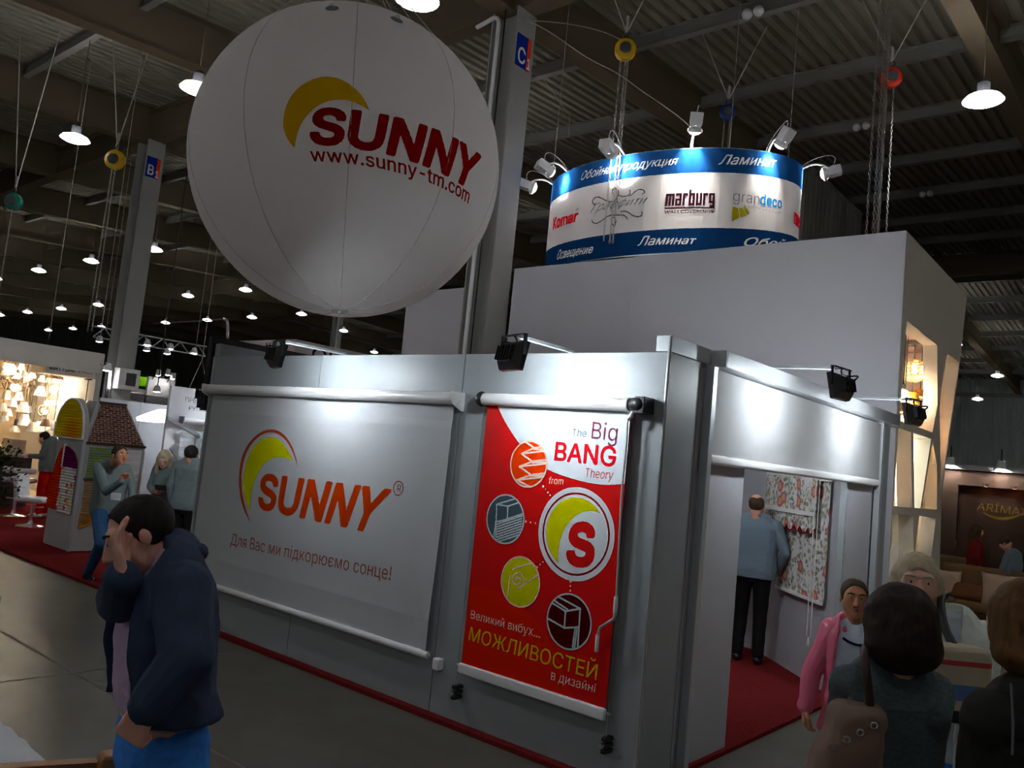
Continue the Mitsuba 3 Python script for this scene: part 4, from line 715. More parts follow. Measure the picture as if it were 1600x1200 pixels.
cone_lamp(ml(36, 637, -20.8), 0.15, wl, W1 * 2, 'large bright cone shade in the middle of the lamp booth'); cone_lamp(ml(38, 657, -21.5), 0.17, yl, W1 * .8, 'wide yellow lamp shade low in the middle of the lamp booth'); cone_lamp(ml(51, 668, -21.0), 0.14, wl, W1 * 2, 'lowest bright white square-cut shade of the lamp booth'); cone_lamp(ml(61, 667, -21.4), 0.15, yl, W1 * .9, 'yellow shade right of the lowest bright shade of the lamp booth'); cone_lamp(ml(83, 666, -20.4), 0.14, yl, W1 * .6, 'yellow shade just left of the yellow arch of the toy house')
cone_lamp(ml(4, 637, -21.0), 0.12, ol, W1 * .6, 'reddish glowing lamp at the left edge of the lamp booth'); cone_lamp(ml(13, 645, -21.2), 0.10, ol, W1 * .5, 'second reddish lamp, right of the one at the left edge')
# wooden beam chandelier on a triangle of wires, cage lamp, single cord
k = thing('chandelier', 'wooden beam chandelier with three candle bulbs hanging on a triangle of wires', 'chandelier'); a, b, t = ml(70, 626, -20.6), ml(104, 630, -20.6), ml(90, 608, -20.6)
add(k + '__beam', bar(a, b, 0.05), 'm_bronze'); add(k + '__wire', tube([a, t, b], 0.012, 5), 'm_bronze'); add(k + '__wire', tube([t, (t[0], t[1], 3.26)], 0.012, 5), 'm_bronze')
for x in (74, 83, 97): c = ml(x, 630, -20.55); glow(k + '__bulb', trimesh.creation.icosphere(2, 0.06).apply_translation(c), wl, W1 * 3, 0.2)
k = thing('cage_lamp', 'dark round cage lamp under the wooden beam chandelier', 'lamp'); c = ml(68, 641, -20.7)
add(k + '__cage', cat([tube([c + 0.13 * (math.cos(s) * np.array([math.cos(q), math.sin(q), 0]) + math.sin(s) * np.array([0, 0, 1.0])) for s in np.linspace(0, 2 * math.pi, 18)], 0.008, 4, False) for q in (0, .8, 1.6, 2.4)]), 'm_bronze'); add(k + '__cord', tube([c, (c[0], c[1], 3.26)], 0.007, 5), 'm_bronze'); glow(k + '__bulb', trimesh.creation.icosphere(2, 0.045).apply_translation(c), yl, W1 * 2, 0.2)
k = thing('pendant_lamp', 'thin black cord pendant with small bulbs at the right of the lamp booth', 'lamp'); c = ml(139, 590, -19.3); add(k + '__canopy', lathe([(0, 0.03), (0.09, 0.03), (0.09, 0), (0, 0)], 14, (c[0], c[1], 2.72)), 'm_black'); add(k + '__cord', tube([(c[0], c[1], 2.73), (c[0], c[1], 2.0)], 0.010, 5), 'm_black')
for dz in (2.05, 1.9): glow(k + '__bulb', trimesh.creation.icosphere(1, 0.05).apply_translation((c[0] + .03, c[1], dz)), wl, W1 * 2, 0.2)
for (x, y, lab) in ((82, 586, 'dark cup shade high in the lamp booth, left of its twin'), (92, 588, 'dark cup shade high in the lamp booth, right of its twin'), (71, 661, 'small black shade above the woman in red trousers')):
    c = ml(x, y, -20.4); k = thing('pendant_lamp', lab, 'lamp'); add(k + '__shade', lathe([(0.05, 0.09), (0.055, 0.09), (0.12, -0.08), (0.11, -0.08), (0.05, 0.07)], 14, c), 'm_bronze', 30); add(k + '__cord', tube([(c[0], c[1], 3.26), c + [0, 0, 0.09]], 0.007, 5), 'm_bronze'); glow(k + '__bulb', trimesh.creation.icosphere(1, 0.04).apply_translation(c + [0, 0, -0.03]), yl, W1 * 2, 0.15)
c = ml(24, 668, -21.5); k = thing('pendant_lamp', 'unlit clear glass pendant with a dark socket low in the lamp booth', 'lamp'); add(k + '__socket', lathe([(0, 0.2), (0.04, 0.2), (0.045, 0.05), (0, 0.05)], 12, c), 'm_black'); add(k + '__cord', tube([(c[0], c[1], 3.26), c + [0, 0, .2]], 0.006, 5), 'm_black'); add(k + '__glass', lathe([(0.045, 0.05), (0.13, -0.1), (0.12, -0.11), (0.0, -0.11)], 14, c), 'm_white', 30)
# counter, display cube, stools, bush
CTX = -17.6
c0, c1 = at(8, 712, 0, CTX), at(55, 716, 0, CTX); k = thing('counter', 'grey reception counter in front of the lamp booth', 'counter')
add(k + '__body', bx(CTX - 0.6, CTX, c0[1] - 1.0, c1[1] - 0.05, 0.03, 0.98), 'm_darkgrey'); add(k + '__worktop', rbx(CTX - 0.68, CTX + 0.06, c0[1] - 1.05, c1[1], 0.98, 1.03, 0.01), 'm_greywall')
single('display_cube', rbx(CTX - 0.55, CTX - 0.05, at(19, 700, 0, CTX)[1], at(42, 700, 0, CTX)[1], 1.03, 1.32, 0.008), 'm_cream', 'beige display cube standing on the grey counter', 'display box')
single('paper_sheets', bx(CTX - 0.3, CTX - 0.02, c1[1] - 0.55, c1[1] - 0.1, 1.031, 1.04), 'm_white', 'white papers lying on the end of the grey counter', 'papers')
def stool(lab, foot, seat_z, ang, kind):
    k = thing('bar_stool', lab, 'stool'); x, y = foot[0], foot[1]
    add(k + '__base', lathe([(0, 0), (0.21, 0), (0.2, 0.012), (0.05, 0.04), (0.03, 0.10), (0, 0.10)], 24, (x, y, 0.03)), 'm_chrome', 40); add(k + '__pole', lathe([(0, 0), (0.025, 0), (0.025, seat_z - 0.1), (0, seat_z - 0.1)], 14, (x, y, 0.08)), 'm_chrome', 40)
    add(k + '__foot_rest', tube([(x + 0.16 * math.cos(t), y + 0.16 * math.sin(t), 0.35) for t in np.linspace(-1.4, 1.4, 12)], 0.01, 6), 'm_chrome', True)
    d = np.array([math.cos(ang), math.sin(ang), 0]); s = np.array([-d[1], d[0], 0]); o = np.array([x, y, seat_z])
    hull = lambda pts, r: m3.Manifold.batch_hull([m3.Manifold.sphere(r, 12).translate(list(p)) for p in pts])
    add(k + '__seat', tri(hull([o + d * a + s * b for a in (-.17, .2) for b in (-.17, .17)], 0.045)), 'm_white', 40)
    if kind == 'L': add(k + '__backrest', tri(hull([o - d * 0.19 + s * b + [0, 0, c] + (-d * 0.05 if c > .3 else 0) for b in (-.16, .16) for c in (0.02, .36)], 0.04)), 'm_white', 40)
    else: add(k + '__backrest', tube([o + np.array([0, 0, 0.17]) + 0.22 * (math.cos(t) * -d + math.sin(t) * s) for t in np.linspace(-1.9, 1.9, 24)], 0.055, 10), 'm_white', True)
f1 = at(20, 806, 2, 0.03); stool('white bar stool with a padded ring back and a chrome pole at the far left', f1, 0.66, 2.2, 'ring')
f2 = at(46, 822, 2, 0.03); stool('white high backed swivel stool left of the toy house', f2, 0.46, 0.75, 'L')
# ------------------------------------------------------------------ toy house made of window blinds
HX, HY = -11.87, 5.05
HS = thing('toy_house', 'small grey display house with colourful blinds and a brick patterned roof', 'display stand'); hy, hx = uvy(HY), uvx(HX)
matte('m_housegrey', (0.46, 0.45, 0.44))
arch = lambda x0, x1, z0, z1: Polygon([(x0, z0)] + [((x0 + x1) / 2 - (x1 - x0) / 2 * math.cos(t), z0 + (z1 - z0) * math.sin(t) ** 0.8) for t in np.linspace(0, math.pi, 30)] + [(x1, z0)])
body = unary_union([sbox(-12.72, 0.03, HX, 1.56), arch(-12.72, HX, 1.5, 2.13)])
mm = trimesh.creation.extrude_polygon(body, 0.05, engine='earcut'); mm.apply_transform(frame_mat((0, HY + 0.05, 0), np.array([1.0, 0, 0]), np.array([0, 0, 1.0]), np.array([0, -1.0, 0]))); add(HS + '__front_wall', mm, 'm_housegrey')
add(HS + '__side_wall', bx(HX - 0.05, HX, HY + 0.05, 5.93, 0.03, 1.53), 'm_housegrey'); add(HS + '__back_wall', bx(-12.72, HX - 0.05, 5.88, 5.93, 0.03, 1.53), 'm_housegrey'); add(HS + '__corner_trim', bx(HX - 0.03, HX + 0.012, HY - 0.012, HY + 0.03, 0.03, 1.56), 'm_alumatt')
gable = [Polygon([(HY + 0.02, 1.5), (6.05, 1.5), (5.75, 2.12), (5.3, 2.12)])]
V = np.array([(HX - 0.02, HY, 1.5), (HX - 0.02, 5.95, 1.5), (HX - 0.30, 5.70, 2.12), (HX - 0.30, 5.28, 2.12), (-12.70, HY, 1.5), (-12.70, 5.95, 1.5), (-12.45, 5.70, 2.12), (-12.45, 5.28, 2.12)]); add(HS + '__roof', trimesh.convex.convex_hull(V), 'm_housegrey')
def ywarm(p, n, uv): return mix((0.72, 0.55, 0.01), (0.75, 0.25, 0.01), sm(0.45, 0.05, dr.sqrt(dr.square(p.x + 12.25) + dr.square(p.z - 1.55))))
matte('m_yellowblind', mikit.proc(ywarm)); matte('m_redblind', hexc(214, 50, 14)); matte('m_purpleblind', hexc(110, 22, 84)); matte('m_greenblind', hexc(118, 160, 30)); matte('m_orangeblind', hexc(196, 132, 40))
def brickp(p, n, uv):
    row = dr.floor(p.z / 0.031); u = p.y / 0.10 + 0.5 * (row - 2 * dr.floor(row / 2)); gap = sm(0.08, 0.03, dr.abs(p.z / 0.031 - row - 0.5) * -1 + 0.5) + sm(0.07, 0.03, dr.abs(u - dr.floor(u) - 0.5) * -1 + 0.5)
    r = mikit.cell_rand(dr.floor(u), row); return mix(mix((0.09, 0.035, 0.025), (0.25, 0.10, 0.07), r), (0.55, 0.48, 0.42), dr.clip(gap, 0, 1))
matte('m_brickprint', mikit.proc(brickp))
def flower(p, n, uv):
    u, v = (p.x * 9, p.z * 9); d, _, r = mikit.voronoi(u, v); c = mi.Color3f(0.72, 0.70, 0.68); row = p.z / 0.04; c = c * (0.82 + 0.18 * sm(0.0, 0.25, row - dr.floor(row)))
    c = mix(c, (0.62, 0.10, 0.18), sm(0.34, 0.26, d) * sm(0.5, 0.55, r)); c = mix(c, (0.65, 0.55, 0.08), sm(0.34, 0.26, d) * sm(0.25, 0.2, r)); return c
matte('m_flowerprint', mikit.proc(flower))
def pleats(key, P, warp, mat, pitch, amp=0.012, vertical=False):
    """pleated sheet filling the shape: folds stand proud by amp"""
    x0, y0, x1, y1 = P.bounds; V, F, n = [], [], 0; ts = np.arange(y0, y1, pitch / 2)
    for i, t in enumerate(ts):
        s = P.intersection(sbox(x0 - 1, t, x1 + 1, min(t + pitch / 2, y1)))
        for q in polys(s):
            v, f = trimesh.creation.triangulate_polygon(q, engine='earcut'); w = np.where((v[:, 1] > t + pitch / 4) == (i % 2 == 0), amp, 0.0); V.append(warp(v[:, 0], v[:, 1], w)); F.append(np.asarray(f) + n); n += len(v)
    return add(key, trimesh.Trimesh(np.vstack(V), np.vstack(F), process=False), mat)
pY = lambda u, v, w: np.stack([u, HY - 0.012 - w, v], 1); pX = lambda u, v, w: np.stack([HX + 0.012 + w, u, v], 1)
ya = arch(hy(86, 688)[0], hy(129, 692)[0], 1.57, 2.11); kk = pleats(HS + '__arch_blind', ya, pY, 'm_yellowblind', 0.04)
decal(HS + '__arch_frame', ya.buffer(0.02).difference(ya), lambda u, v, w: np.stack([u, HY - w, v], 1), 'm_white', 0, 0.03)
xm, xl, xr = float(hy(103, 700)[0]), float(hy(75, 780)[0]), float(hy(124, 720)[0]); zt, zb, zm = 1.44, float(hy(85, 795)[1]), float(hy(112, 731)[1])
la = Polygon([(xm, zb), (xl, zb)] + [(xm + (xl - xm) * math.cos(t), zb + (zt - zb) * math.sin(t)) for t in np.linspace(0.05, math.pi / 2, 24)]); pleats(HS + '__half_arch_blind', la.buffer(0), pY, 'm_redblind', 0.04)
ra = Polygon([(xm + 0.015, zm), (xr, zm)] + [(xm + 0.015 + (xr - xm - 0.015) * math.cos(t), zm + (zt - zm) * math.sin(t)) for t in np.linspace(0.05, math.pi / 2, 20)]); pleats(HS + '__half_arch_blind', ra.buffer(0), pY, 'm_purpleblind', 0.04)
add(HS + '__arch_divider', bx(xm - 0.006, xm + 0.014, HY - 0.03, HY, zm, zt + 0.03), 'm_white'); pleats(HS + '__flower_blind', sbox(xm + 0.0, float(hy(112, 806)[1]), xr, zm), pY, 'm_flowerprint', 0.04)
def slats(key, y0, y1, z0, z1, pitch, mat):
    k = add(key, cat([bar((HX + 0.02, y0, z), (HX + 0.02, y1, z), 0.032, 0.012) for z in np.arange(z0, z1, pitch)]), mat); labels[k] = {'kind': 'stuff', 'label': 'horizontal slats of a small blind'}; return k
yl_, yr_ = float(hx(143, 700)[1 - 1]), 5.95
slats(HS + '__green_slats', 5.14, 5.58, 1.06, 1.49, 0.036, 'm_greenblind'); add(HS + '__blind_rail', bx(HX, HX + 0.03, 5.12, 5.6, 1.0, 1.035), 'm_darkgrey'); slats(HS + '__orange_slats', 5.14, 5.55, 0.55, 1.0, 0.036, 'm_orangeblind'); add(HS + '__blind_rail', bar((HX + 0.02, 5.13, 0.35), (HX + 0.02, 5.55, 0.52), 0.03), 'm_orangeblind')
k = add(HS + '__orange_slats', cat([bar((HX + 0.02, 5.13, 0.53 - 0.034 * i), (HX + 0.02, 5.55 - 0.02 * i, 0.545 - 0.006 * i), 0.03, 0.010) for i in range(6)]), 'm_orangeblind'); labels[k] = {'kind': 'stuff', 'label': 'fanned out slats at the foot of the orange blind'}
pleats(HS + '__white_blind', sbox(5.62, 0.9, 5.88, 1.47), pX, 'm_white', 0.04, 0.004)
rf = Polygon([(5.10, 1.535), (5.90, 1.535), (5.67, 2.08), (5.32, 2.08)])
pleats(HS + '__roof_blind', rf, lambda u, v, w: np.stack([HX + 0.02 - (v - 1.5) * 0.45 + w, u, v], 1), 'm_brickprint', 0.031, 0.012); add(HS + '__roof_edge', bar((HX + 0.025, 5.08, 1.52), (HX + 0.025, 5.92, 1.52), 0.035), 'm_bronze'); add(HS + '__roof_edge', bar((HX - 0.24, 5.30, 2.10), (HX - 0.24, 5.68, 2.10), 0.04), 'm_bronze')
# ------------------------------------------------------------------ white partition, lit panel with lettering, awning
PT = thing('partition', 'long white partition wall behind the toy house', 'partition wall')
for i in range(4): add(PT + '__panel', rbx(-15.05, -15.0, 6.55 + i * 0.75, 7.295 + i * 0.75, 0.03, 2.25, 0.004, 6), 'm_panel2')
PM = thing('display_board', 'brightly lit white panel with thin black lettering left of the grey stand', 'panel'); pxl = float(at(263, 640, 0, -13.0)[1])
add(PM + '__board', rbx(-13.06, -13.0, pxl, 8.6, 0.03, 2.53, 0.004, 6), 'm_whitematte'); up = uvx(-13.0)
for t, a, b, c_, d in (('ПРЕМІУМ', (289.5, 627.5), (331, 632.5), (290, 620.5), (331.5, 625.5)), ('РУЛОННІ', (295, 641), (335, 645.5), (295.5, 635), (336, 639.5))): words(PM + '__lettering', text_quad(t, up(*a), up(*b), up(*c_), up(*d), False, -0.012), plane_x(-13.0), 'm_black', gap=9)
ND = thing('striped_blind', 'day and night roller blind with white stripes on the lettered panel', 'roller blind'); y0_, y1_ = float(up(281, 657)[0]), 8.1; zt_ = float(up(300, 658)[1])
add(ND + '__tube', lathe([(0, 0), (0.045, 0), (0.045, y1_ - y0_), (0, y1_ - y0_)], 14, (-12.9, y0_, zt_), (0, 1, 0)), 'm_white', 30); add(ND + '__bracket', bx(-13.0, -12.85, y0_ - 0.02, y0_, zt_ - 0.06, zt_ + 0.06), 'm_greytxt')
for i in range(6): add(ND + '__stripe', bx(-12.945, -12.94, y0_ + 0.02, y1_, zt_ - 0.27 - i * 0.17, zt_ - 0.17 - i * 0.17), 'm_white'); add(ND + '__sheer_stripe', bx(-12.96, -12.957, y0_ + 0.02, y1_, zt_ - 0.34 - i * 0.17, zt_ - 0.27 - i * 0.17), 'm_greyline')
AW = thing('awning', 'white wedge shaped awning with folding arms before the partition, glow added to its cloth', 'awning'); aw = lambda x, y, X=-13.5: at(x, y, 0, X)
pts = [aw(*p) for p in ((228, 653), (246, 646), (264, 640), (264.5, 652), (261, 661), (240, 660.5), (229, 659))]; vv = np.array(pts + [p + [-0.35, 0, 0.0] for p in pts]); glow(AW + '__canopy', trimesh.convex.convex_hull(vv), (0.95, 0.98, 1.0), 0.28, 0.3)  # floodlit cloth: its brightness is put in as emission
for a, b in (((261, 653), (309, 680)), ((309, 680), (330, 673)), ((309, 680), (307, 712)), ((267, 700), (282, 722))): add(AW + '__arm', bar(aw(*a, -12.6), aw(*b, -12.6), 0.07, 0.05), 'm_alumatt')
add(AW + '__joint', trimesh.creation.icosphere(2, 0.06).apply_translation(aw(309, 680, -12.6)), 'm_alumatt', True)
add(AW + '__post', bar(aw(307, 712, -12.6), (*aw(307, 712, -12.6)[:2], 0.03), 0.06), 'm_alumatt')
# ------------------------------------------------------------------ booths and stage lights far behind
FX_ = -25.0
k = thing('green_booth', 'far booth with a lime green sign board beside the numbered column', 'exhibition stand'); fq = lambda x, y, X=FX_: at(x, y, 0, X)
matte('m_limesign', hexc(120, 190, 20)); a, b = fq(208, 588), fq(233, 605); add(k + '__sign_board', bx(FX_ - 0.1, FX_, a[1], b[1], b[2], a[2] + 0.03), 'm_limesign'); a, b = fq(205, 606), fq(265, 640)
add(k + '__wall', bx(FX_ - 0.1, FX_, a[1] - 0.4, b[1], 0, a[2]), 'm_greywall'); add(k + '__band', bx(FX_, FX_ + 0.03, a[1], b[1], a[2] - 0.35, a[2] - 0.15), 'm_darkgrey')
k = thing('white_sign_booth', 'small far white sign box lit by clip spotlights', 'exhibition stand'); a, b = fq(233, 588, -23), fq(272, 612, -23); add(k + '__sign_board', bx(-23.1, -23.0, a[1], b[1], b[2] - .2, a[2]), 'm_whitematte'); add(k + '__post', bx(-23.1, -23.0, a[1], b[1], 0.0, b[2] - 0.22), 'm_darkgrey')
def far_spot(lab, p, X, grp, L=8, r=0.09, up=0.4, mount=None):
    c = at(*p, 0, X); k = thing('stage_light', lab, 'spotlight', grp); add(k + '__can', lathe([(0, 0.17), (0.06, 0.17), (r + 0.015, 0.02), (r + 0.01, 0.0), (0.05, 0.15)], 14, c), 'm_white', 30); glow(k + '__bulb', lathe([(0, -0.03), (r * .8, -0.01), (r, 0.02), (0, 0.03)], 12, c), (1, .95, .9), L, 0.1); add(k + '__yoke', tube([c + [0, 0, 0.16], c + [0, 0, up] if mount is None else np.asarray(mount(c))], 0.015, 5), 'm_darkgrey')
for p in ((155, 534), (230, 539), (229, 548), (266, 545), (261, 553), (303, 552)): far_spot('bright stage light on the far truss behind the numbered column', p, -24.2, 'stage lights on the far truss', up=float(at(145, 526, 0, -24.2)[2] - at(*p, 0, -24.2)[2]))
for p in ((247, 587), (262, 586), (270, 592)): far_spot('small clip spotlight on the far white sign box', p, -22.7, 'clip spotlights of the far white sign box', 8, 0.06, mount=lambda c: (-23.02, c[1], c[2] - 0.12))
far_spot('lone white floodlight right of the lamp booth fascia', (167, 579), -19.2, None, 5, 0.10, mount=lambda c: (MX, 8.2, c[2] + 0.1)); far_spot('white spotlight hanging in front of the far grey booth', (245, 612), -22, None, 8, 0.09, mount=lambda c: (c[0], c[1], zp(c[1]) + 0.28))
a, b = at(173, 578, 0, -19.5), at(171, 607, 0, -19.5); k = thing('tube_lamp', 'upright white fluorescent tube right of the lamp booth', 'lamp'); glow(k + '__tube', tube([a, b], 0.025, 8), cold, 2, 0.1); add(k + '__mount', bar((a[0], a[1], a[2] + 0.03), (b[0], b[1], b[2] - 0.08), 0.01), 'm_white'); add(k + '__post', bar((b[0] - 0.06, b[1], 0), (a[0] - 0.06, a[1], a[2] + .05), 0.05), 'm_darkgrey')
TR_ = thing('truss', 'thin lighting truss far behind the numbered column', 'truss'); a, b = at(145, 526, 0, -24.2), at(322, 548, 0, -24.2); b[2] = a[2]
for dz in (0, 0.3): add(TR_ + '__chord', bar(a + [0, 0, dz], b + [0, 0, dz], 0.04), 'm_alumatt')
for i in range(12):
    s = i / 12; add(TR_ + '__brace', bar(a + (b - a) * s + [0, 0, 0.3 * (i % 2)], a + (b - a) * (s + 1 / 12) + [0, 0, 0.3 * ((i + 1) % 2)], 0.025), 'm_alumatt')
for s in (0.1, 0.9): q = a + (b - a) * s; add(TR_ + '__hanging_wire', tube([q + [0, 0, .3], (q[0], q[1], zp(q[1]) + .28)], 0.01, 4), 'm_rope')
q = at(316, 562, 0, -14.5); single('rope', cat([tube([(q[0], q[1] - 0.25, 2.4), (q[0], q[1], q[2]), (q[0], q[1] + 0.25, 2.4)], 0.008, 5), tube([(q[0], q[1], q[2]), (q[0], q[1], zp(q[1]) + 0.28)], 0.006, 5)]), 'm_rope', 'pair of ropes spread in an upside-down V left of the grey stand', 'rope')
yb_ = 14.0
k = thing('lettered_booth', 'white booth with dark red lettering peeping over the front wall of the grey stand', 'exhibition stand'); c0 = at(462, 530, 1, yb_); l0 = at(352, 531, 1, yb_); r0 = at(580, 556, 0, c0[0]); matte('m_pinkwhite', (0.66, 0.60, 0.60))
add(k + '__front', bx(l0[0] - 0.6, c0[0], yb_, yb_ + 0.06, 0, c0[2]), 'm_pinkwhite'); add(k + '__side', bx(c0[0] - 0.06, c0[0], yb_ + 0.06, r0[1] + 1.5, 0, c0[2]), 'm_pinkwhite')
words(k + '__lettering', text_quad('Cocollb', uvy(yb_)(369, 560), uvy(yb_)(436, 560), uvy(yb_)(369, 536), uvy(yb_)(436, 536), False, 0.0), plane_y(yb_), 'm_plum', gap=9); words(k + '__lettering', text_quad('Cl id', uvx(c0[0])(487, 575), uvx(c0[0])(560, 590), uvx(c0[0])(487, 541), uvx(c0[0])(560, 556), False, 0.0), plane_x(c0[0]), 'm_plum', gap=9)
q = [at(x, y, 1, yb_ - 0.2) for x, y in ((238, 506), (330, 500), (350, 498), (355, 501), (356, 508), (356, 535))]; q.append(np.array([q[-1][0], q[-1][1], 0.0])); k = thing('bent_pipe', 'shiny bent silver pipe rising behind the left end of the front wall', 'pipe'); add(k + '__pipe', tube(q[2:], 0.05, 10), 'm_chrome', True); add(k + '__wire', tube(q[:3], 0.012, 6), 'm_rope')
# ------------------------------------------------------------------ sofa showroom at the right
single('beige_flooring', bx(-1.25, 8.0, 4.6, 19.3, 0.001, 0.012), 'm_beige', 'beige laminate flooring of the sofa showroom at the right', 'flooring')
AY = 19.4; av = uvy(AY); matte('m_choc', hexc(70, 56, 48)); matte('m_choc2', hexc(52, 40, 33)); satin('m_gold', hexc(190, 165, 60), 0.35, 0.5, 0.3)
A_ = thing('brown_wall', 'dark brown showroom wall with a golden logo behind the sofas', 'exhibition stand'); zt = float(av(1530, 736)[1])
add(A_ + '__wall', bx(-6.5, 3.5, AY, AY + 0.15, 0, zt), 'm_choc'); rx = float(av(1497, 800)[0]); rz = float(av(1550, 762)[1])
add(A_ + '__niche_frame', bx(rx - 0.9, rx, AY - 0.12, AY, 0.0, zt - 0.02), 'm_choc'); add(A_ + '__niche_frame', bx(rx, 3.5, AY - 0.12, AY, rz, zt - 0.02), 'm_choc'); add(A_ + '__niche_back', bx(rx, 3.5, AY - 0.012, AY - 0.002, 0, rz), 'm_choc2'); add(A_ + '__top_rail', bx(-6.5, 3.5, AY - 0.2, AY + 0.15, zt, zt + 0.1), 'm_panel2')
aw_ = lambda u, v, w: np.stack([u, AY - 0.012 - w, v], 1)
words(A_ + '__lettering', text_quad('ARİMAX', av(1526, 796), av(1608, 807.5), av(1528.5, 785), av(1609, 795.5), True, -0.03), aw_, 'm_gold', gap=9)
decal(A_ + '__swoosh', Polygon(np.vstack([spl([(1535, 799), (1552, 810), (1570, 812.5), (1588, 808), (1600, 800)], av, 30, False), spl([(1600, 800), (1588, 805.5), (1570, 808), (1553, 806.5), (1535, 799)], av, 30, False)])).buffer(0), aw_, 'm_gold')
for x, y in ((1542, 761), (1587, 765)):
    c = at(x, y, 1, AY - 0.06); k = thing('niche_spot', 'small reddish niche spotlight above the golden logo, %s one' % ('left' if x < 1560 else 'right'), 'spotlight'); add(k + '__can', lathe([(0.035, 0), (0.04, 0), (0.04, 0.06), (0.0, 0.06), (0.0, 0.05), (0.035, 0.05)], 12, (c[0], AY - 0.17, rz)), 'm_chrome'); glow(k + '__bulb', lathe([(0, 0.004), (0.034, 0.004), (0.034, 0.012), (0, 0.012)], 12, (c[0], AY - 0.17, rz)), (1.0, 0.30, 0.12), 6, 0.3)
for x, y, lab in ((1485, 727, 'bright clip spotlight on the brown wall right of the tall white booth'), (1564, 733, 'bright clip spotlight on the brown wall above the golden logo')): far_spot(lab, (x, y), at(x, y, 1, AY - 0.3)[0], None, 34, 0.075)
satin('m_sofa', hexc(112, 92, 62), 0.8, 0.2); satin('m_sofadark', hexc(74, 58, 42), 0.8, 0.2); satin('m_sofawood', hexc(92, 58, 30), 0.4, 0.4); satin('m_cushion', hexc(196, 170, 150), 0.8, 0.2); satin('m_cushion2', hexc(120, 82, 56), 0.8, 0.2)
def pillow(c, w, h, t, tilt, yaw):
    n = 12; g = np.linspace(-1, 1, n); X, Y = np.meshgrid(g, g, indexing='ij'); prof = (1 - np.abs(X) ** 3.0) * (1 - np.abs(Y) ** 3.0); pinch = 1 - 0.10 * (np.abs(X * Y)) + 0.0; pin = 1 - 0.09 * (1 - X ** 2) * (np.abs(Y) > .99) - 0.0
    V = np.concatenate([np.stack([X * w / 2 * (1 - .08 * (1 - Y ** 2) * np.abs(X)), Y * h / 2 * (1 - .08 * (1 - X ** 2) * np.abs(Y)), s * t / 2 * prof ** 0.55], -1).reshape(-1, 3) for s in (1, -1)]); F = []
    for o, fl in ((0, 0), (n * n, 1)):
        for i in range(n - 1):
            for j in range(n - 1): a = o + i * n + j; q = [[a, a + n, a + n + 1], [a, a + n + 1, a + 1]]; F += [t_[::-1] for t_ in q] if fl else q
    m = trimesh.Trimesh(V, F, process=True); R_ = trimesh.transformations.euler_matrix(math.pi / 2 - tilt, 0, yaw, 'sxyz'); m.apply_transform(R_); m.apply_translation(c); return m
def sofa(lab, x0, x1, y0, n, back_h=0.86, d=0.95, seat=0.43, arm=True):
    """sofa facing -y; y0 is its front"""
    k = thing('sofa', lab, 'sofa'); w = (x1 - x0) / n
    add(k + '__frame', rbx(x0, x1, y0 + 0.03, y0 + d, 0.06, 0.30, 0.02), 'm_sofadark')
    for i in range(n):
        add(k + '__seat_cushion', rbx(x0 + i * w + 0.01, x0 + (i + 1) * w - 0.01, y0, y0 + d - 0.25, 0.30, seat, 0.05), 'm_sofa', 40); m = tri(rbx(-w / 2 + 0.01, w / 2 - 0.01, -0.13, 0.13, 0, back_h - seat, 0.08)); m.apply_transform(trimesh.transformations.rotation_matrix(-0.12, [1, 0, 0])); m.apply_translation((x0 + (i + .5) * w, y0 + d - 0.22, seat)); add(k + '__back_cushion', m, 'm_sofa', 40)
    add(k + '__back_frame', rbx(x0, x1, y0 + d - 0.10, y0 + d + 0.06, 0.06, back_h - 0.12, 0.03), 'm_sofadark')
    for x in (x0 + 0.1, x1 - 0.1):
        for y in (y0 + 0.1, y0 + d - 0.08): add(k + '__foot', bx(x - 0.03, x + 0.03, y - 0.03, y + 0.03, 0.012, 0.07), 'm_sofawood')
    if arm: add(k + '__armrest', rbx(x0 - 0.22, x0, y0 + 0.02, y0 + d, 0.06, 0.62, 0.04), 'm_sofawood', 40)
    return k
sofa('large brown sofa with three back cushions in the showroom, behind the blonde woman', -3.15, 0.55, 14.0, 4, 0.94)
sofa('brown sofa further back, at the feet of the woman in dark red', -5.2, -3.15, 16.2, 3, 0.92, arm=False)
for (x, y, z_, w, h, m_, lab, yaw) in ((1565, 915, 0.43, 0.55, 0.5, 'm_cushion', 'square pale cushion on the large brown sofa', 0.25), (1597, 918, 0.43, 0.55, 0.5, 'm_cushion', 'second pale cushion at the right end of the large brown sofa', -0.2), (1512, 905, 0.43, 0.9, 0.3, 'm_cushion2', 'long brown bolster cushion lying on the large brown sofa', 0.0), (1480, 897, 0.43, 0.4, 0.45, 'm_cushion', 'pale cushion at the left armrest of the large brown sofa', 0.3)):
    c = at(x, y, 1, 14.4); single('cushion', pillow((c[0], 14.46, z_ + h / 2 - 0.03), w, h, 0.2, 0.3, yaw), m_, lab, 'cushion', None, True)
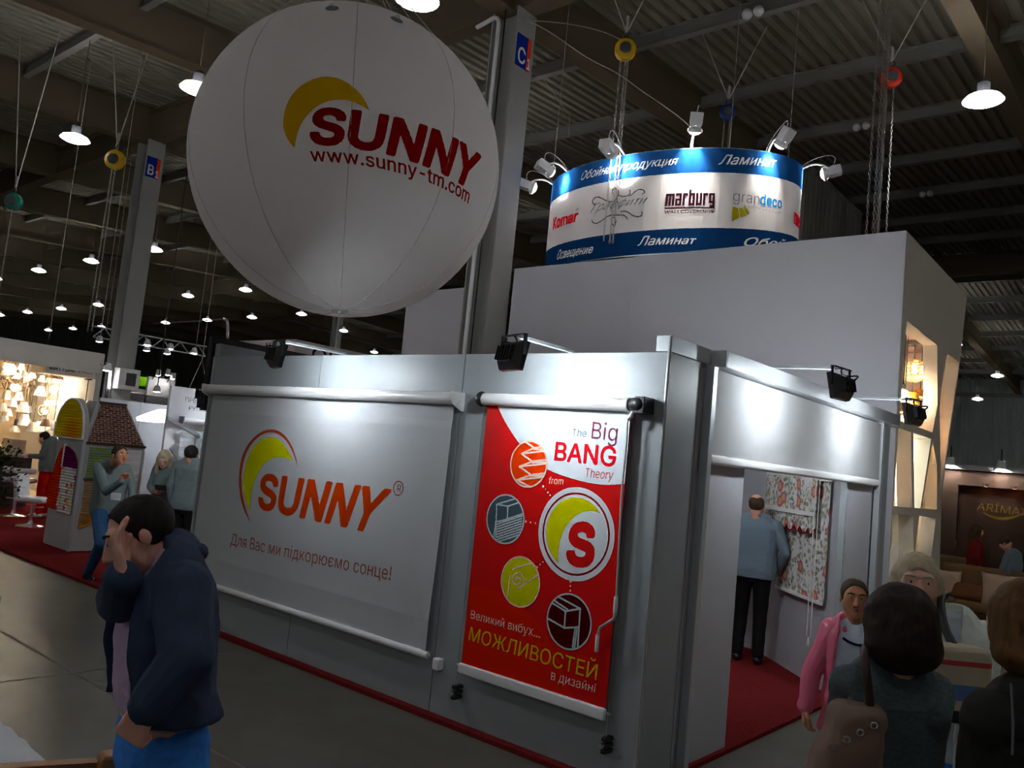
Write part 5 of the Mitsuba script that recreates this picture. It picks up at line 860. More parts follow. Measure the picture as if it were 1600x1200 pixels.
# window strip and lights on the far wall
wq = uvy(YB - 0.1); a, b = wq(1502, 582), wq(1540, 589); k = thing('far_window', 'bright far window strip high under the roof, right of the tall white booth', 'window')
for i in range(2): glow(k + '__pane', bx(a[0] + i * 0.02, b[0], YB - 0.12, YB - 0.10, b[1] + 0.0 + i * 0.0 + (a[1] - b[1]) * 0.55 * i, b[1] + (a[1] - b[1]) * (0.45 + 0.55 * i)), (0.85, 0.92, 1.0), 0.25, 0.1)
add(k + '__frame', bx(a[0] - 0.1, b[0] + 0.1, YB - 0.10, YB - 0.06, b[1] - 0.1, a[1] + 0.1), 'm_white')
struct('trim_1', bx(-30, XR_, YB - 0.12, YB - 0.05, float(wq(1520, 616)[1]) - 0.15, float(wq(1520, 616)[1]) + 0.1), 'm_purlin', 'pale rail along the far wall')
# ------------------------------------------------------------------ bed in the lower left corner
MZ = 0.60
e0, e1 = at(-5, 1116, 2, MZ), at(84, 1188, 2, MZ); dv = e1 - e0; dv /= np.linalg.norm(dv); nv = np.array([dv[1], -dv[0], 0]);
if nv @ (CAM - e0) < 0: nv = -nv
o = e0 - dv * 0.9 - nv * 0.05; n1, n2 = 60, 34; V, F_ = [], []
def quilt(s, t):
    u, v = s / 0.16 + 0.25 * math.sin(t / 0.11), t / 0.16 + 0.25 * math.sin(s / 0.13); return 0.016 * (abs(math.sin(math.pi * u)) * abs(math.sin(math.pi * v))) ** 0.5
Lm, Wm = 2.0, 1.1
for i in range(n1):
    for j in range(n2):
        s, t = Lm * i / (n1 - 1), Wm * j / (n2 - 1); ed = min(s, Lm - s, t, Wm - t); z = MZ - 0.03 + quilt(s, t) - (0.05 * (1 - ed / 0.06) ** 2 if ed < 0.06 else 0); q = o + dv * s + nv * t; V.append((q[0], q[1], z))
for i in range(n1 - 1):
    for j in range(n2 - 1): a = i * n2 + j; F_ += [[a, a + n2, a + n2 + 1], [a, a + n2 + 1, a + 1]]
MT = thing('mattress', 'white quilted mattress in the lower left corner', 'mattress'); matte('m_quilt', (0.80, 0.83, 0.88)); add(MT + '__quilt_top', trimesh.Trimesh(V, F_, process=False), 'm_quilt', True)
mm = tri(rbx(0, Lm, 0, Wm, -0.2, 0, 0.03)); mm.apply_transform(frame_mat(o + [0, 0, 0.52 - MZ + 0.0] + np.array([0, 0, 0.0]), dv, nv if np.cross(dv, nv)[2] > 0 else nv, np.array([0, 0, 1.0]))); add(MT + '__core', trimesh.Trimesh(mm.vertices, mm.faces[:, ::-1] if np.cross(dv, nv)[2] < 0 else mm.faces), 'm_quilt')
def wood(p, n, uv): return mix((0.30, 0.12, 0.03), (0.50, 0.23, 0.07), fbm(p.x * 4 + p.z * 30, p.y * 4 + p.z * 22, p.z * 10, 4))
satin('m_wood', mikit.proc(wood), 0.35, 0.5)
BD = thing('bed_frame', 'wooden bed footboard with a thick end post in the lower left corner', 'bed'); ft = lambda x, y: at(x, y, 2, 0.0)
FZ = 0.80; p_end = at(174, 1178, 2, FZ); p_mid = at(75, 1190, 2, FZ); dr_ = p_mid - p_end; dr_[2] = 0; dr_ /= np.linalg.norm(dr_)
sN = np.array([-dr_[1], dr_[0], 0]); P_ = [(-0.03, -0.78), (0.9, -0.78), (0.9, 0.02), (0.6, 0.035), (0.3, 0.03), (0.1, 0.005), (-0.03, -0.01)]
rail = Polygon([(0.03, -0.45), (1.3, -0.45)] + [(1.3 - 1.27 * t, -0.03 + 0.03 * math.sin(math.pi * min(1, t * 1.0)) ) for t in np.linspace(0, 1, 16)])
mm = trimesh.creation.extrude_polygon(rail, 0.045, engine='earcut'); mm.apply_transform(frame_mat(p_end - sN * 0.022, dr_, np.array([0, 0, 1.0]), np.cross(dr_, [0, 0, 1.0]))); add(BD + '__footboard', mm, 'm_wood')
pc = p_end; add(BD + '__post', tri(rbx(-0.033, 0.033, -0.04, 0.04, 0, FZ + 0.005, 0.012)).apply_transform(frame_mat((pc[0], pc[1], 0), dr_, sN, np.array([0, 0, 1.0]))), 'm_wood', 40)
add(BD + '__side_rail', bar(o + nv * 0.02 + [0, 0, 0.22 - MZ], o + dv * Lm + nv * 0.02 + [0, 0, 0.22 - MZ], 0.03, 0.14), 'm_wood'); add(BD + '__slat_base', tri(rbx(0, Lm, 0.05, Wm - 0.05, 0, 0.04, 0.005)).apply_transform(frame_mat(o + [0, 0, 0.27 - MZ], dv, nv, np.array([0, 0, 1.0]))), 'm_wood')
for s_ in (0.1, Lm - 0.1):
    for t_ in (0.1, Wm - 0.1): q = o + dv * s_ + nv * t_; add(BD + '__leg', bx(q[0] - 0.03, q[0] + 0.03, q[1] - 0.03, q[1] + 0.03, 0, 0.28), 'm_wood')
# ------------------------------------------------------------------ people
def skinm(name, c): return satin(name, c, 0.5, 0.35)
skinm('m_skin', hexc(240, 184, 162)); skinm('m_skintan', hexc(190, 130, 98)); skinm('m_skinpale', hexc(228, 180, 160)); matte('m_lip', hexc(150, 82, 78)); matte('m_eye', (0.7, 0.68, 0.66)); satin('m_iris', (0.02, 0.015, 0.01), 0.2, 0.5)
def hairm(name, a, b):
    return satin(name, mikit.proc(lambda p, n, uv: mix(a, b, fbm(p.x * 90, p.y * 90, p.z * 14, 3))), 0.6, 0.22)
hairm('m_hairblack', (0.006, 0.005, 0.005), (0.03, 0.024, 0.02)); hairm('m_hairdark', (0.012, 0.008, 0.006), (0.05, 0.03, 0.022)); hairm('m_hairblond', (0.42, 0.33, 0.18), (0.70, 0.62, 0.44)); hairm('m_hairauburn', (0.05, 0.024, 0.008), (0.22, 0.11, 0.04)); hairm('m_hairbrown', (0.03, 0.018, 0.01), (0.11, 0.07, 0.04))
def cloth(name, c, var=0.25, sc=40): return satin(name, mikit.proc(lambda p, n, uv: mi.Color3f(c) * (1 - var + 2 * var * fbm(p.x * sc, p.y * sc, p.z * sc, 2))), 0.75, 0.25)
cloth('m_navy', hexc(56, 70, 96), 0.15, 25); cloth('m_lavender', hexc(196, 172, 206), 0.06); cloth('m_bluejeans', hexc(66, 146, 246), 0.2, 60); cloth('m_denim', hexc(44, 82, 122), 0.25, 60); cloth('m_greyshirt', hexc(112, 124, 124), 0.08); cloth('m_blackcloth', hexc(20, 20, 22), 0.2)
cloth('m_lightblue', hexc(122, 140, 154), 0.08); cloth('m_teal', hexc(84, 98, 100), 0.3, 120); cloth('m_cardigan', hexc(222, 232, 226), 0.1, 90); cloth('m_redcloth', hexc(200, 10, 10), 0.1); cloth('m_darkred', hexc(110, 16, 18), 0.15); satin('m_pinkjacket', hexc(226, 110, 138), 0.28, 0.6); cloth('m_whitetop', hexc(206, 216, 232), 0.05); matte('m_navytrim', hexc(26, 32, 64))
def dotted(p, n, uv): d, _, r = mikit.voronoi((p.x + p.y) * 40, p.z * 40); return mix((0.02, 0.06, 0.14), (0.10, 0.22, 0.34), sm(0.35, 0.25, d))
matte('m_leggings', mikit.proc(dotted)); cloth('m_blackjacket', hexc(36, 36, 34), 0.3, 60); cloth('m_checkcollar', hexc(150, 60, 76), 0.5, 120)
MF = m3.Manifold
def sp(p, r, n=12): return MF.sphere(float(r), n).translate([float(v) for v in p])
def hul(*a): return MF.batch_hull([sp(p, r) for p, r in a])
def ell(c, r, n=24): return MF.sphere(1.0, n).scale([float(v) for v in r]).translate([float(v) for v in c])
def soft(ms, edge, it=8, amp=0.0, fr=9.0, seed=0):
    """the pieces as one smooth surface"""
    m = MF.batch_boolean(ms, m3.OpType.Add).refine_to_length(edge); t = tri(m); t = trimesh.Trimesh(t.vertices, t.faces, process=True); trimesh.smoothing.filter_taubin(t, 0.5, 0.53, it)
    if amp: t.vertices = t.vertices + t.vertex_normals * (amp * 2 * (meshkit.fbm(t.vertices * [fr, fr, fr * 1.6], 3, seed) - 0.5))[:, None]
    return t
def unit(v): v = np.asarray(v, float); return v / np.linalg.norm(v)
def hand(w, d, n, side, curl, s=1.0):
    """hand from the wrist w: d points along the palm, n out of the palm, side = +1 when the thumb lies along n x d; curl 0 (open) to 1 (fist)"""
    d, n = unit(d), unit(n); n = unit(n - d * (n @ d)); t = np.cross(n, d) * side; out = []
    P = lambda a, b, c: w + (d * a + t * b + n * c) * s
    out.append(hul((P(0, 0.016, 0), .02 * s), (P(0, -0.016, 0), .02 * s), (P(0.085, 0.034, 0), .013 * s), (P(0.08, -0.034, 0), .012 * s)))
    for b, L, r in ((0.033, 0.072, .0092), (0.011, 0.08, .0095), (-0.012, 0.074, .009), (-0.033, 0.058, .008)):
        p = P(0.085, b, 0); ang = 0.25 + curl * 0.9; k = [p]
        for f in (0.45, 0.32, 0.23): k.append(k[-1] + (d * math.cos(ang) + n * math.sin(ang) + t * b * 1.2 * (1 - curl)) * L * f * s); ang += 0.15 + curl * 1.15
        for i in range(3): out.append(hul((k[i], r * s * (1.05 - .08 * i)), (k[i + 1], r * s * (.97 - .08 * i))))
    a0 = P(0.02, 0.03, 0.006); a1 = P(0.055, 0.058 - 0.012 * curl, 0.016 + .012 * curl); a2 = P(0.088, 0.056 - 0.036 * curl, 0.026 + .02 * curl); a3 = P(0.108, 0.046 - 0.05 * curl, 0.034 + .012 * curl)
    out += [hul((a0, .014 * s), (a1, .012 * s)), hul((a1, .0115 * s), (a2, .0105 * s)), hul((a2, .0105 * s), (a3, .009 * s))]
    return out
def person(lab, pos, fwd, h=1.75, look=None, hup=(0, 0, 1), head=(0, 0.02, 1.615), lean=0.0, arms=None, top='m_greyshirt', legs='m_blackcloth', shoes='m_black', hair=('short', 'm_hairdark'), skin='m_skin', jacket=None, open_=0.0, wide=1.0, girth=1.0, stance=None, seat=None, edge=0.022, group=None, skirt=False, faces=True, seed=0, waist_z=0.93, hem=0.86, sleeve=None, hands='both', headscale=1.0):
    k = thing('person', lab, 'person', group); s = h / 1.75; F = unit([fwd[0], fwd[1], 0]); Rr = np.cross(F, [0, 0, 1.0]); pos = np.asarray(pos, float)
    def W(p):
        x, y, z = p; return pos + s * (Rr * x + F * (y + lean * max(0, z - 0.95)) + np.array([0, 0, z]))
    A = {'l': ((-0.25, -0.03, 1.13), (-0.255, 0.06, 0.88), (0, 0.15, -1), (1, 0, 0), 0.35), 'r': ((0.25, -0.03, 1.13), (0.255, 0.06, 0.88), (0, 0.15, -1), (-1, 0, 0), 0.35)}
    A.update(arms or {})
    V = lambda q: q if len(q) == 3 and isinstance(q, np.ndarray) else W(q)
    D = lambda q: (Rr * q[0] + F * q[1] + np.array([0, 0, q[2]])) if not isinstance(q, np.ndarray) else q
    st_ = stance or {'l': ((-0.10, 0.02, 0.5), (-0.105, 0.0, 0.085)), 'r': ((0.10, 0.0, 0.5), (0.105, -0.02, 0.085))}
    if seat: st_ = seat
    lev = [(0.075, 0.0, 1.465, 0.05), (0.125, 0.0, 1.37, 0.085), (0.105, 0.015, 1.22, 0.095), (0.09, 0.01, 1.08, 0.098), (0.095, -0.005, 0.95, 0.105), (0.085, -0.01, 0.88, 0.10)]
    def torso(extra, z0=0.0, flare=0.0, upto=None):
        ms = []; L_ = lev if upto is None else [l for l in lev if l[2] > upto] + [(0.095 + flare, 0.0, upto, 0.10)]
        for a, b in zip(L_[:-1], L_[1:]):
            ms.append(hul(*[(W((sx * l[0] * wide, l[1] + dy * (l[3] - 0.075) * 0.6, l[2])), (l[3] * (girth if l[2] < 1.3 else 1) + extra) * s) for l in (a, b) for sx in (-1, 1) for dy in (0,)]))
        return ms if upto is None else [MF.batch_boolean(ms, m3.OpType.Add).trim_by_plane([0, 0, 1], float(pos[2] + s * upto))]
    def arm(side, r0, r1, r2, to=1.0):
        e, w_ = V(A[side][0]), V(A[side][1]); sh = W((-0.178 * wide if side == 'l' else 0.178 * wide, 0.0, 1.41)); w2 = e + (w_ - e) * to
        return [hul((sh, r0 * s), (e, r1 * s)), hul((e, r1 * s), (w2, r2 * s))]
    def leg(side, r0, r1, r2, to=1.0):
        hp_ = W((-0.09 if side == 'l' else 0.09, -0.005, 0.90)); kn, an = V(st_[side][0]), V(st_[side][1]); an2 = kn + (an - kn) * to
        return [hul((hp_, r0 * s), (kn, r1 * s)), hul((kn, r1 * s), (an2, r2 * s))]
    # head frame
    lk = unit(look if look is not None else F); hu = unit(np.asarray(hup, float) - lk * (np.asarray(hup, float) @ lk)); hr = np.cross(lk, hu); hc = V(head); q = s * headscale * (1.0 if h > 1.45 else 1.12)
    Mh = np.column_stack([hr * q, lk * q, hu * q, hc])
    H_ = lambda m: m.transform(Mh)
    fine = edge < 0.018
    hd = [H_(ell((0, -0.014, 0.03), (0.076, 0.094, 0.088))), H_(hul(((0.043, 0.045, -0.02), .033), ((-0.043, 0.045, -0.02), .033), ((0.036, 0.022, -0.068), .026), ((-0.036, 0.022, -0.068), .026), ((0, 0.066, -0.096), .02), ((0.034, 0.066, 0.034), .024), ((-0.034, 0.066, 0.034), .024), ((0, 0.0, 0.0), .06))),
          H_(hul(((0, 0.087, 0.022), .008), ((0, 0.110, -0.022), .011), ((0.013, 0.092, -0.028), .009), ((-0.013, 0.092, -0.028), .009)))]
    for sx in (-1, 1): hd.append(H_(ell((sx * 0.079, -0.008, -0.004), (0.010, 0.018, 0.029), 12)))
    nb = W((0, -0.01, 1.44)); neck = [hul((hc + (-lk * 0.025 - hu * 0.055) * q, .053 * q), (nb, .06 * s))]
    hn = []
    for sd in ('l', 'r'):
        w_, e_ = V(A[sd][1]), V(A[sd][0]); hn += hand(w_, D(A[sd][2]), D(A[sd][3]), (1 if sd == 'l' else -1) * (A[sd][5] if len(A[sd]) > 5 else 1), A[sd][4], s * (1.0 if h > 1.45 else 1.1))
    hm = soft(hd, 0.011 if fine else 0.02, 4)
    body = torso(-0.012) + arm('l', .055, .042, .028) + arm('r', .055, .042, .028) + leg('l', .085, .055, .038) + leg('r', .085, .055, .038) + neck + hn
    sb = soft(body, min(edge, 0.02), 3)
    add(k + '__body', cat([sb, hm]) if False else soft(body + hd, min(edge, 0.014) if fine else 0.02, 3), skin, True)
    if faces:
        for sx in (-1, 1):
            add(k + '__eye', tri(H_(ell((sx * 0.032, 0.078, 0.016), (0.0145, 0.0125, 0.0085), 12))), 'm_eye', True); add(k + '__iris', tri(H_(sp((sx * 0.032, 0.0875, 0.016), 0.0055, 8))), 'm_iris', True); add(k + '__eyebrow', tri(H_(hul(((sx * 0.016, 0.089, 0.038), .0045), ((sx * 0.034, 0.090, 0.043), .0045), ((sx * 0.052, 0.078, 0.038), .0035)))), hair[1], True)
        add(k + '__mouth', tri(H_(hul(((0.024, 0.074, -0.058), .005), ((0, 0.087, -0.054), .007), ((-0.024, 0.074, -0.058), .005), ((0, 0.085, -0.062), .0065)))), 'm_lip', True)
    # clothing
    upto = hem if not seat else None
    tp = soft(torso(0.006 if jacket else 0.012, 0, 0, upto if not jacket else max(0.93, hem - 0.02)) + ((arm('l', .068, .052, .040, 0.97) + arm('r', .068, .052, .040, 0.97))) + [hul((W((0, -0.005, 1.47)), .068 * s), (W((0, 0, 1.40)), .085 * s))], edge, 8, 0.006, 8, seed)
    add(k + ('__shirt'), tp, top, True)
    lg = [hul(*[(W((sx * 0.085, -0.005, z)), r * s) for sx in (-1, 1) for z, r in ((0.98, .108), (0.88, .112))])]
    lg += leg('l', .10, .072, .058, 0.97) + leg('r', .10, .072, .058, 0.97); add(k + '__trousers', soft(lg, edge, 8, 0.006, 7, seed + 3), legs, True)
    for sd in ('l', 'r'):
        an = V(st_[sd][1]); kn = V(st_[sd][0]); ff = F
        add(k + '__shoe', soft([hul((an - F * 0.03 * s + [0, 0, -0.045 * s], .038 * s), (an + [0, 0, -0.02 * s], .042 * s), (an + F * 0.09 * s + [0, 0, -0.045 * s], .04 * s), (an + F * 0.16 * s + [0, 0, -0.055 * s], .028 * s))], 0.02, 4), shoes, True)
    if jacket:
        jt = MF.batch_boolean(torso(0.034, 0, 0.02, hem) + [hul((W((0, -0.02, 1.475)), .085 * s), (W((0, 0, 1.38)), .11 * s))], m3.OpType.Add)
        if open_ > 0:
            pr = []
            for (za, wa), (zb, wb) in (((1.62, 0.10), (1.30, 0.055 * open_ + .02)), ((1.301, 0.055 * open_ + .02), (0.6, 0.075 * open_ + 0.02))):
                pts = [W((sx * w_, dy, z)) for z, w_ in ((za, wa), (zb, wb)) for sx in (-1, 1) for dy in (0.045 if z < 1.5 else 0.01, 0.5)]; pr.append(MF.hull_points(np.array(pts)))
            jt = jt - MF.batch_boolean(pr, m3.OpType.Add)
        jm = soft([jt] + arm('l', .088, .07, .055, 0.93) + arm('r', .088, .07, .055, 0.93), edge, 6, 0.011, 6, seed + 5); add(k + '__jacket', jm, jacket, True)
        add(k + '__collar', soft([hul((W((sx * 0.075, -0.03, 1.50)), .024 * s), (W((sx * 0.09, 0.06, 1.43)), .02 * s), (W((sx * 0.03, -0.085, 1.50)), .026 * s)) for sx in (-1, 1)] + [hul((W((-0.05, -0.08, 1.50)), .026 * s), (W((0.05, -0.08, 1.50)), .026 * s))], 0.02, 4), jacket, True)
    else:
        add(k + '__collar', soft([hul((W((sx * 0.062, -0.02, 1.49)), .014 * s), (W((sx * 0.03, 0.062, 1.445)), .012 * s), (W((sx * 0.03, -0.065, 1.50)), .014 * s)) for sx in (-1, 1)] + [hul((W((-0.03, -0.065, 1.50)), .014 * s), (W((0.03, -0.065, 1.50)), .014 * s))], 0.02, 3), top, True)
    # hair
    style, hmat = hair; P2 = lambda nv_, off: None
    if style == 'short': hs = [ell((0, -0.016, 0.036), (0.083, 0.10, 0.092), 32).trim_by_plane([0, -0.45, 0.89], -0.022).trim_by_plane([0, -0.912, 0.41], -0.015)]
    elif style == 'balding': hs = [(ell((0, -0.018, 0.024), (0.080, 0.097, 0.085), 32).trim_by_plane([0, -0.62, 0.78], -0.005)) - ell((0, 0.03, 0.10), (0.075, 0.095, 0.07), 28)]
    elif style == 'bun': hs = [ell((0, -0.016, 0.034), (0.082, 0.099, 0.09), 32).trim_by_plane([0, -0.45, 0.89], -0.02).trim_by_plane([0, -0.912, 0.41], -0.015), ell((0, -0.10, 0.07), (0.035, 0.03, 0.035), 16)]
    elif style == 'bob': hs = [MF.batch_hull([ell((0, -0.025, 0.028), (0.108, 0.118, 0.108), 32), ell((0, -0.035, -0.06), (0.118, 0.10, 0.085), 32)]) - hul(((0, 0.13, -0.02), .075), ((0, 0.14, -0.16), .09))]
    else: hs = [ell((0, -0.02, 0.036), (0.09, 0.105, 0.096), 32) - hul(((0, 0.125, 0.015), .078), ((0, 0.135, -0.12), .088)), hul(((0.072, 0.0, 0.03), .028), ((0.088, -0.01, -0.12), .03), ((0.085, 0.02, -0.24), .018)), hul(((-0.072, 0.0, 0.03), .028), ((-0.088, -0.01, -0.12), .03), ((-0.085, 0.02, -0.24), .018)), hul(((0.06, -0.07, 0.0), .04), ((-0.06, -0.07, 0.0), .04), ((0.055, -0.085, -0.2), .03), ((-0.055, -0.085, -0.2), .03))]
    add(k + '__hair', soft([H_(m) for m in hs], 0.014, 4, 0.009 if style == 'bob' else 0.006 if style == 'long' else 0.003, 28 if style != 'bob' else 22, seed + 7), hmat, True)
    return k, W, F, Rr, s
def foot(x, y, dep=None): return at(x, y, 2, 0.0)
FH, RH = unit([FWD[0], FWD[1], 0]), unit([RGT[0], RGT[1], 0])
# man in the foreground, hand at his face
fw = -0.80 * RH - 0.60 * FH; mp = deep(258, 1110, 2.42); mp[2] = 0
lkm = unit(-0.80 * RGT - 0.34 * UPV - 0.50 * FWD); hcm = deep(219, 840, 2.40)
person('man in an open navy jacket bowing his head into his hand, lower left', mp, fw, 1.74, lkm, 0.9 * UPV - 0.4 * RGT, hcm, 0.10,
       {'l': (deep(292, 1030, 2.18), deep(226, 1106, 2.12), unit(deep(198, 1160, 2.12) - deep(226, 1106, 2.12)), unit(FWD * 0.9 + RGT * .3), 0.95), 'r': (deep(190, 936, 2.36), deep(192, 902, 2.24), unit(deep(182, 848, 2.25) - deep(192, 902, 2.24)), unit(RGT * 0.92 + FWD * 0.4), 0.06, 1)},
       'm_lavender', 'm_bluejeans', 'm_black', ('short', 'm_hairblack'), 'm_skin', 'm_navy', 2.1, 0.90, 1.06, edge=0.016, seed=11, hem=1.05, headscale=0.96)
# the stand's crew in grey shirts
p = foot(150, 912); person('man in grey shirt and jeans, hand at his mouth, beside the toy house', p, 0.75 * RH - 0.55 * FH, 1.63, 0.85 * RH - 0.5 * FH, (0, 0, 1), far(187, 712, 10.35), 0.0,
       {'r': (far(166, 768, 10.25), far(190, 752, 10.1), unit(RGT * .3 + UPV), unit(-FWD * .3 + RGT), 0.6), 'l': (far(207, 765, 10.6), far(205, 792, 10.5), (0, 0, -1), (1, 0, 0), 0.4)}, 'm_greyshirt', 'm_denim', 'm_black', ('short', 'm_hairdark'), 'm_skintan', seed=1, stance={'l': (far(180, 855, 10.45), far(175, 905, 10.4)), 'r': (far(158, 850, 10.2), foot(135, 908) + np.array([0, 0, 0.08]))})
q = far(181, 776, 10.0); single('name_badge', tri(rbx(-0.055, 0.055, -0.004, 0.004, -0.04, 0.04, 0.003)).apply_transform(frame_mat(q, RH, -FH, np.array([0, 0, 1.0]))), 'm_white', 'white name badge on the chest of the man beside the toy house', 'badge')
p = far(256, 800, 11.7); p[2] = 0.03; person('blonde woman in a grey shirt looking down at her phone by the lettered board', p, -0.1 * RH - FH, 1.60, -0.9 * FH + 0.25 * RH - np.array([0, 0, 0.55]), (0, 0, 1), far(256, 718, 11.6), 0.0,
       {'l': ((-0.24, 0.02, 1.12), (-0.06, 0.24, 1.08), (1, .4, 0), (0, -.3, 1), 0.6), 'r': ((0.24, 0.02, 1.12), (0.06, 0.24, 1.06), (-1, .4, 0), (0, -.3, 1), 0.6)}, 'm_greyshirt', 'm_blackcloth', 'm_black', ('long', 'm_hairblond'), 'm_skinpale', seed=2)
q = far(251, 762, 11.35); single('phone', tri(rbx(-0.075, 0.075, -0.006, 0.006, -0.035, 0.035, 0.005)).apply_transform(frame_mat(q, RH, -FH, np.array([0, 0, 1.0]))), 'm_black', 'black phone in the hands of the blonde woman in grey', 'phone')
p = far(290, 800, 10.9); p[2] = 0.03; person('dark haired man in grey seen from behind at the stand\'s left end', p, FH * 0.95 + RH * 0.25, 1.70, FH, (0, 0, 1), far(299, 711, 10.9), 0.0, {}, 'm_greyshirt', 'm_blackcloth', 'm_black', ('short', 'm_hairblack'), 'm_skintan', wide=1.05, seed=4)
p = at(63, 808, 2, 0.03); person('woman in bright red trousers and a grey shirt reading at the counter', p, -0.9 * RH - 0.1 * FH, 1.66, -0.9 * RH - np.array([0, 0, .35]), (0, 0, 1), None if False else at(69, 685, 0, p[0]) + np.array([0, 0, 0.0]), 0.0, {'l': ((-0.22, 0.05, 1.14), (-0.12, 0.30, 1.12), (.2, 1, 0), (.9, 0, -.3), 0.4), 'r': ((0.22, 0.05, 1.14), (0.1, 0.30, 1.12), (-.2, 1, 0), (-.9, 0, -.3), 0.4)}, 'm_greyshirt', 'm_redcloth', 'm_white', ('short', 'm_hairdark'), 'm_skinpale', girth=1.15, wide=1.0, seed=6)
# inside the stand
p = at(1167, 1034, 2, 0.03); person('balding man in a light blue shirt seen from behind inside the grey stand', p, FH * 0.9 + RH * 0.5, 1.76, FH * 0.9 + RH * .4, (0, 0, 1), far(1182, 790, np.hypot(p[0], p[1]) - 0.02), 0.0,
       {'r': ((0.31, -0.02, 1.15), (0.22, 0.14, 0.95), (-.5, .8, -.2), (-1, 0, 0), 0.5), 'l': ((-0.27, 0.0, 1.15), (-0.2, 0.14, 0.95), (.5, .8, -.2), (1, 0, 0), 0.5)}, 'm_lightblue', 'm_blackcloth', 'm_black', ('balding', 'm_hairbrown'), 'm_skin', wide=1.15, girth=1.12, seed=8)
# visitors at the right
gd = 5.0; p = far(1338, 1000, gd); p[2] = 0; gl = unit(-FH * 0.95 - RH * 0.25)
gk, GW, GF, GR, gs = person('girl in a shiny pink jacket over a white top walking out of the grey stand', p, gl, 1.37, gl, (0, 0, 1), far(1335, 936, gd - 0.05), 0.0,
       {'r': ((0.27, 0.0, 1.12), (0.31, 0.03, 0.86), (0, 0.1, -1), (-1, 0, 0), 0.4), 'l': ((-0.24, 0.0, 1.12), (-0.25, 0.06, 0.86), (0, .1, -1), (1, 0, 0), 0.4)}, 'm_whitetop', 'm_leggings', 'm_white', ('bun', 'm_hairbrown'), 'm_skintan', 'm_pinkjacket', 2.3, 0.9, 0.9, edge=0.017, seed=13, hem=0.74)
for z in (1.38, 1.20, 1.02): add(gk + '__trim', tube(sweep([GW((x, 0.118 + 0.02 * (1 - (x / .1) ** 2) + (0.0 if z < 1.3 else -0.03), z - (0.03 if z > 1.3 else 0) * (1 - (x / .1) ** 2))) for x in np.linspace(-.1, .1, 7)], 16), 0.007, 6), 'm_navytrim', True)
bd_ = 3.75; p = far(1462, 1000, bd_); p[2] = 0; bl = unit(-FH - RH * 0.35)
person('blonde woman in a pale mint cardigan with a shoulder bag coming towards the camera', p, bl, 1.66, bl, (0, 0, 1), far(1432, 913, bd_ - 0.08), 0.0,
       {'l': (far(1503, 1000, bd_ + 0.05), far(1512, 1042, bd_ - 0.12), unit(-UPV * .9 - RGT * .2), unit(-RGT + FWD * .3), 0.55), 'r': ((0.24, 0, 1.13), (0.2, 0.1, 0.9), (0, .2, -1), (-1, 0, 0), 0.4)}, 'm_whitetop', 'm_bluejeans', 'm_black', ('long', 'm_hairblond'), 'm_skinpale', 'm_cardigan', 0.7, 0.98, 1.05, edge=0.017, seed=17, hem=0.80)
tb = thing('tote_bag', 'striped beige, blue and red shoulder bag at the side of the blonde woman in mint', 'bag')
def stripes(p, n, uv):
    z = p.z; c = mi.Color3f(0.50, 0.43, 0.30); c = dr.select((z > 1.165) & (z < 1.22), mi.Color3f(0.10, 0.19, 0.42), c); c = dr.select((z > 1.285) & (z < 1.303), mi.Color3f(0.55, 0.06, 0.06), c); return dr.select(z < 1.13, mi.Color3f(0.02, 0.03, 0.03), c)
satin('m_stripes', mikit.proc(stripes), 0.6, 0.3); b0 = far(1476, 1020, bd_ - 0.28); M = frame_mat((b0[0], b0[1], 0), RH, FH, np.array([0, 0, 1.0]))
add(tb + '__pouch', soft([hul(*[((x, y, z), .03) for x in (-0.14, 0.12) for y in (-.03, .03) for z in (1.11, 1.32)])], 0.02, 5).apply_transform(M), 'm_stripes', True)
add(tb + '__strap', tube(sweep([b0 * [1, 1, 0] + RH * .05 + [0, 0, 1.33], far(1474, 972, bd_ - 0.18), far(1470, 945, bd_ - 0.13), far(1478, 930, bd_), far(1486, 935, bd_ + .1)], 20), 0.016, 6), 'm_black', True)
# dark haired woman from behind with a taupe bag
wd = 2.75; p = far(1391, 1100, wd); p[2] = 0
person('dark haired woman in a charcoal jumper seen from behind, nearest at the right', p, FH * 0.95 - RH * 0.1, 1.61, FH - np.array([0, 0, .25]), (0, 0, 1), far(1402, 980, wd), 0.0,
       {'l': (far(1325, 1118, wd - 0.02), far(1336, 1180, wd + 0.10), (0, .3, -1), (1, 0, 0), 0.5), 'r': (far(1458, 1120, wd), far(1452, 1192, wd + 0.08), (0, .3, -1), (-1, 0, 0), 0.5)}, 'm_teal', 'm_blackcloth', 'm_black', ('bob', 'm_hairdark'), 'm_skin', None, 0, 0.78, 0.96, edge=0.017, seed=19, faces=False, hem=0.78, headscale=1.0)
hb = thing('handbag', 'taupe handbag with metal rings hanging from the shoulder of the dark haired woman', 'bag'); satin('m_taupe', hexc(140, 114, 102), 0.5, 0.4); satin('m_strapbrown', hexc(70, 56, 50), 0.5, 0.4); b0 = far(1326, 1158, wd - 0.14); M = frame_mat((b0[0], b0[1], 0), RH, FH, np.array([0, 0, 1.0])); bz = b0[2]
add(hb + '__pouch', soft([hul(*[((x * (1.35 if z < 0 else .6) - (0.03 if z < 0 else -0.02), y, bz + z), .028) for x in (-0.065, 0.065) for y in (-.03, .03) for z in (-0.22, 0.08)])], 0.02, 5, 0.012, 11).apply_transform(M), 'm_taupe', True)
add(hb + '__strap', tube(sweep([b0 + RH * 0.05 + [0, 0, 0.06], far(1358, 1090, wd - 0.16), far(1352, 1040, wd - 0.17), far(1352, 1012, wd - 0.05), far(1356, 1008, wd + .1)], 24), 0.012, 6), 'm_strapbrown', True)
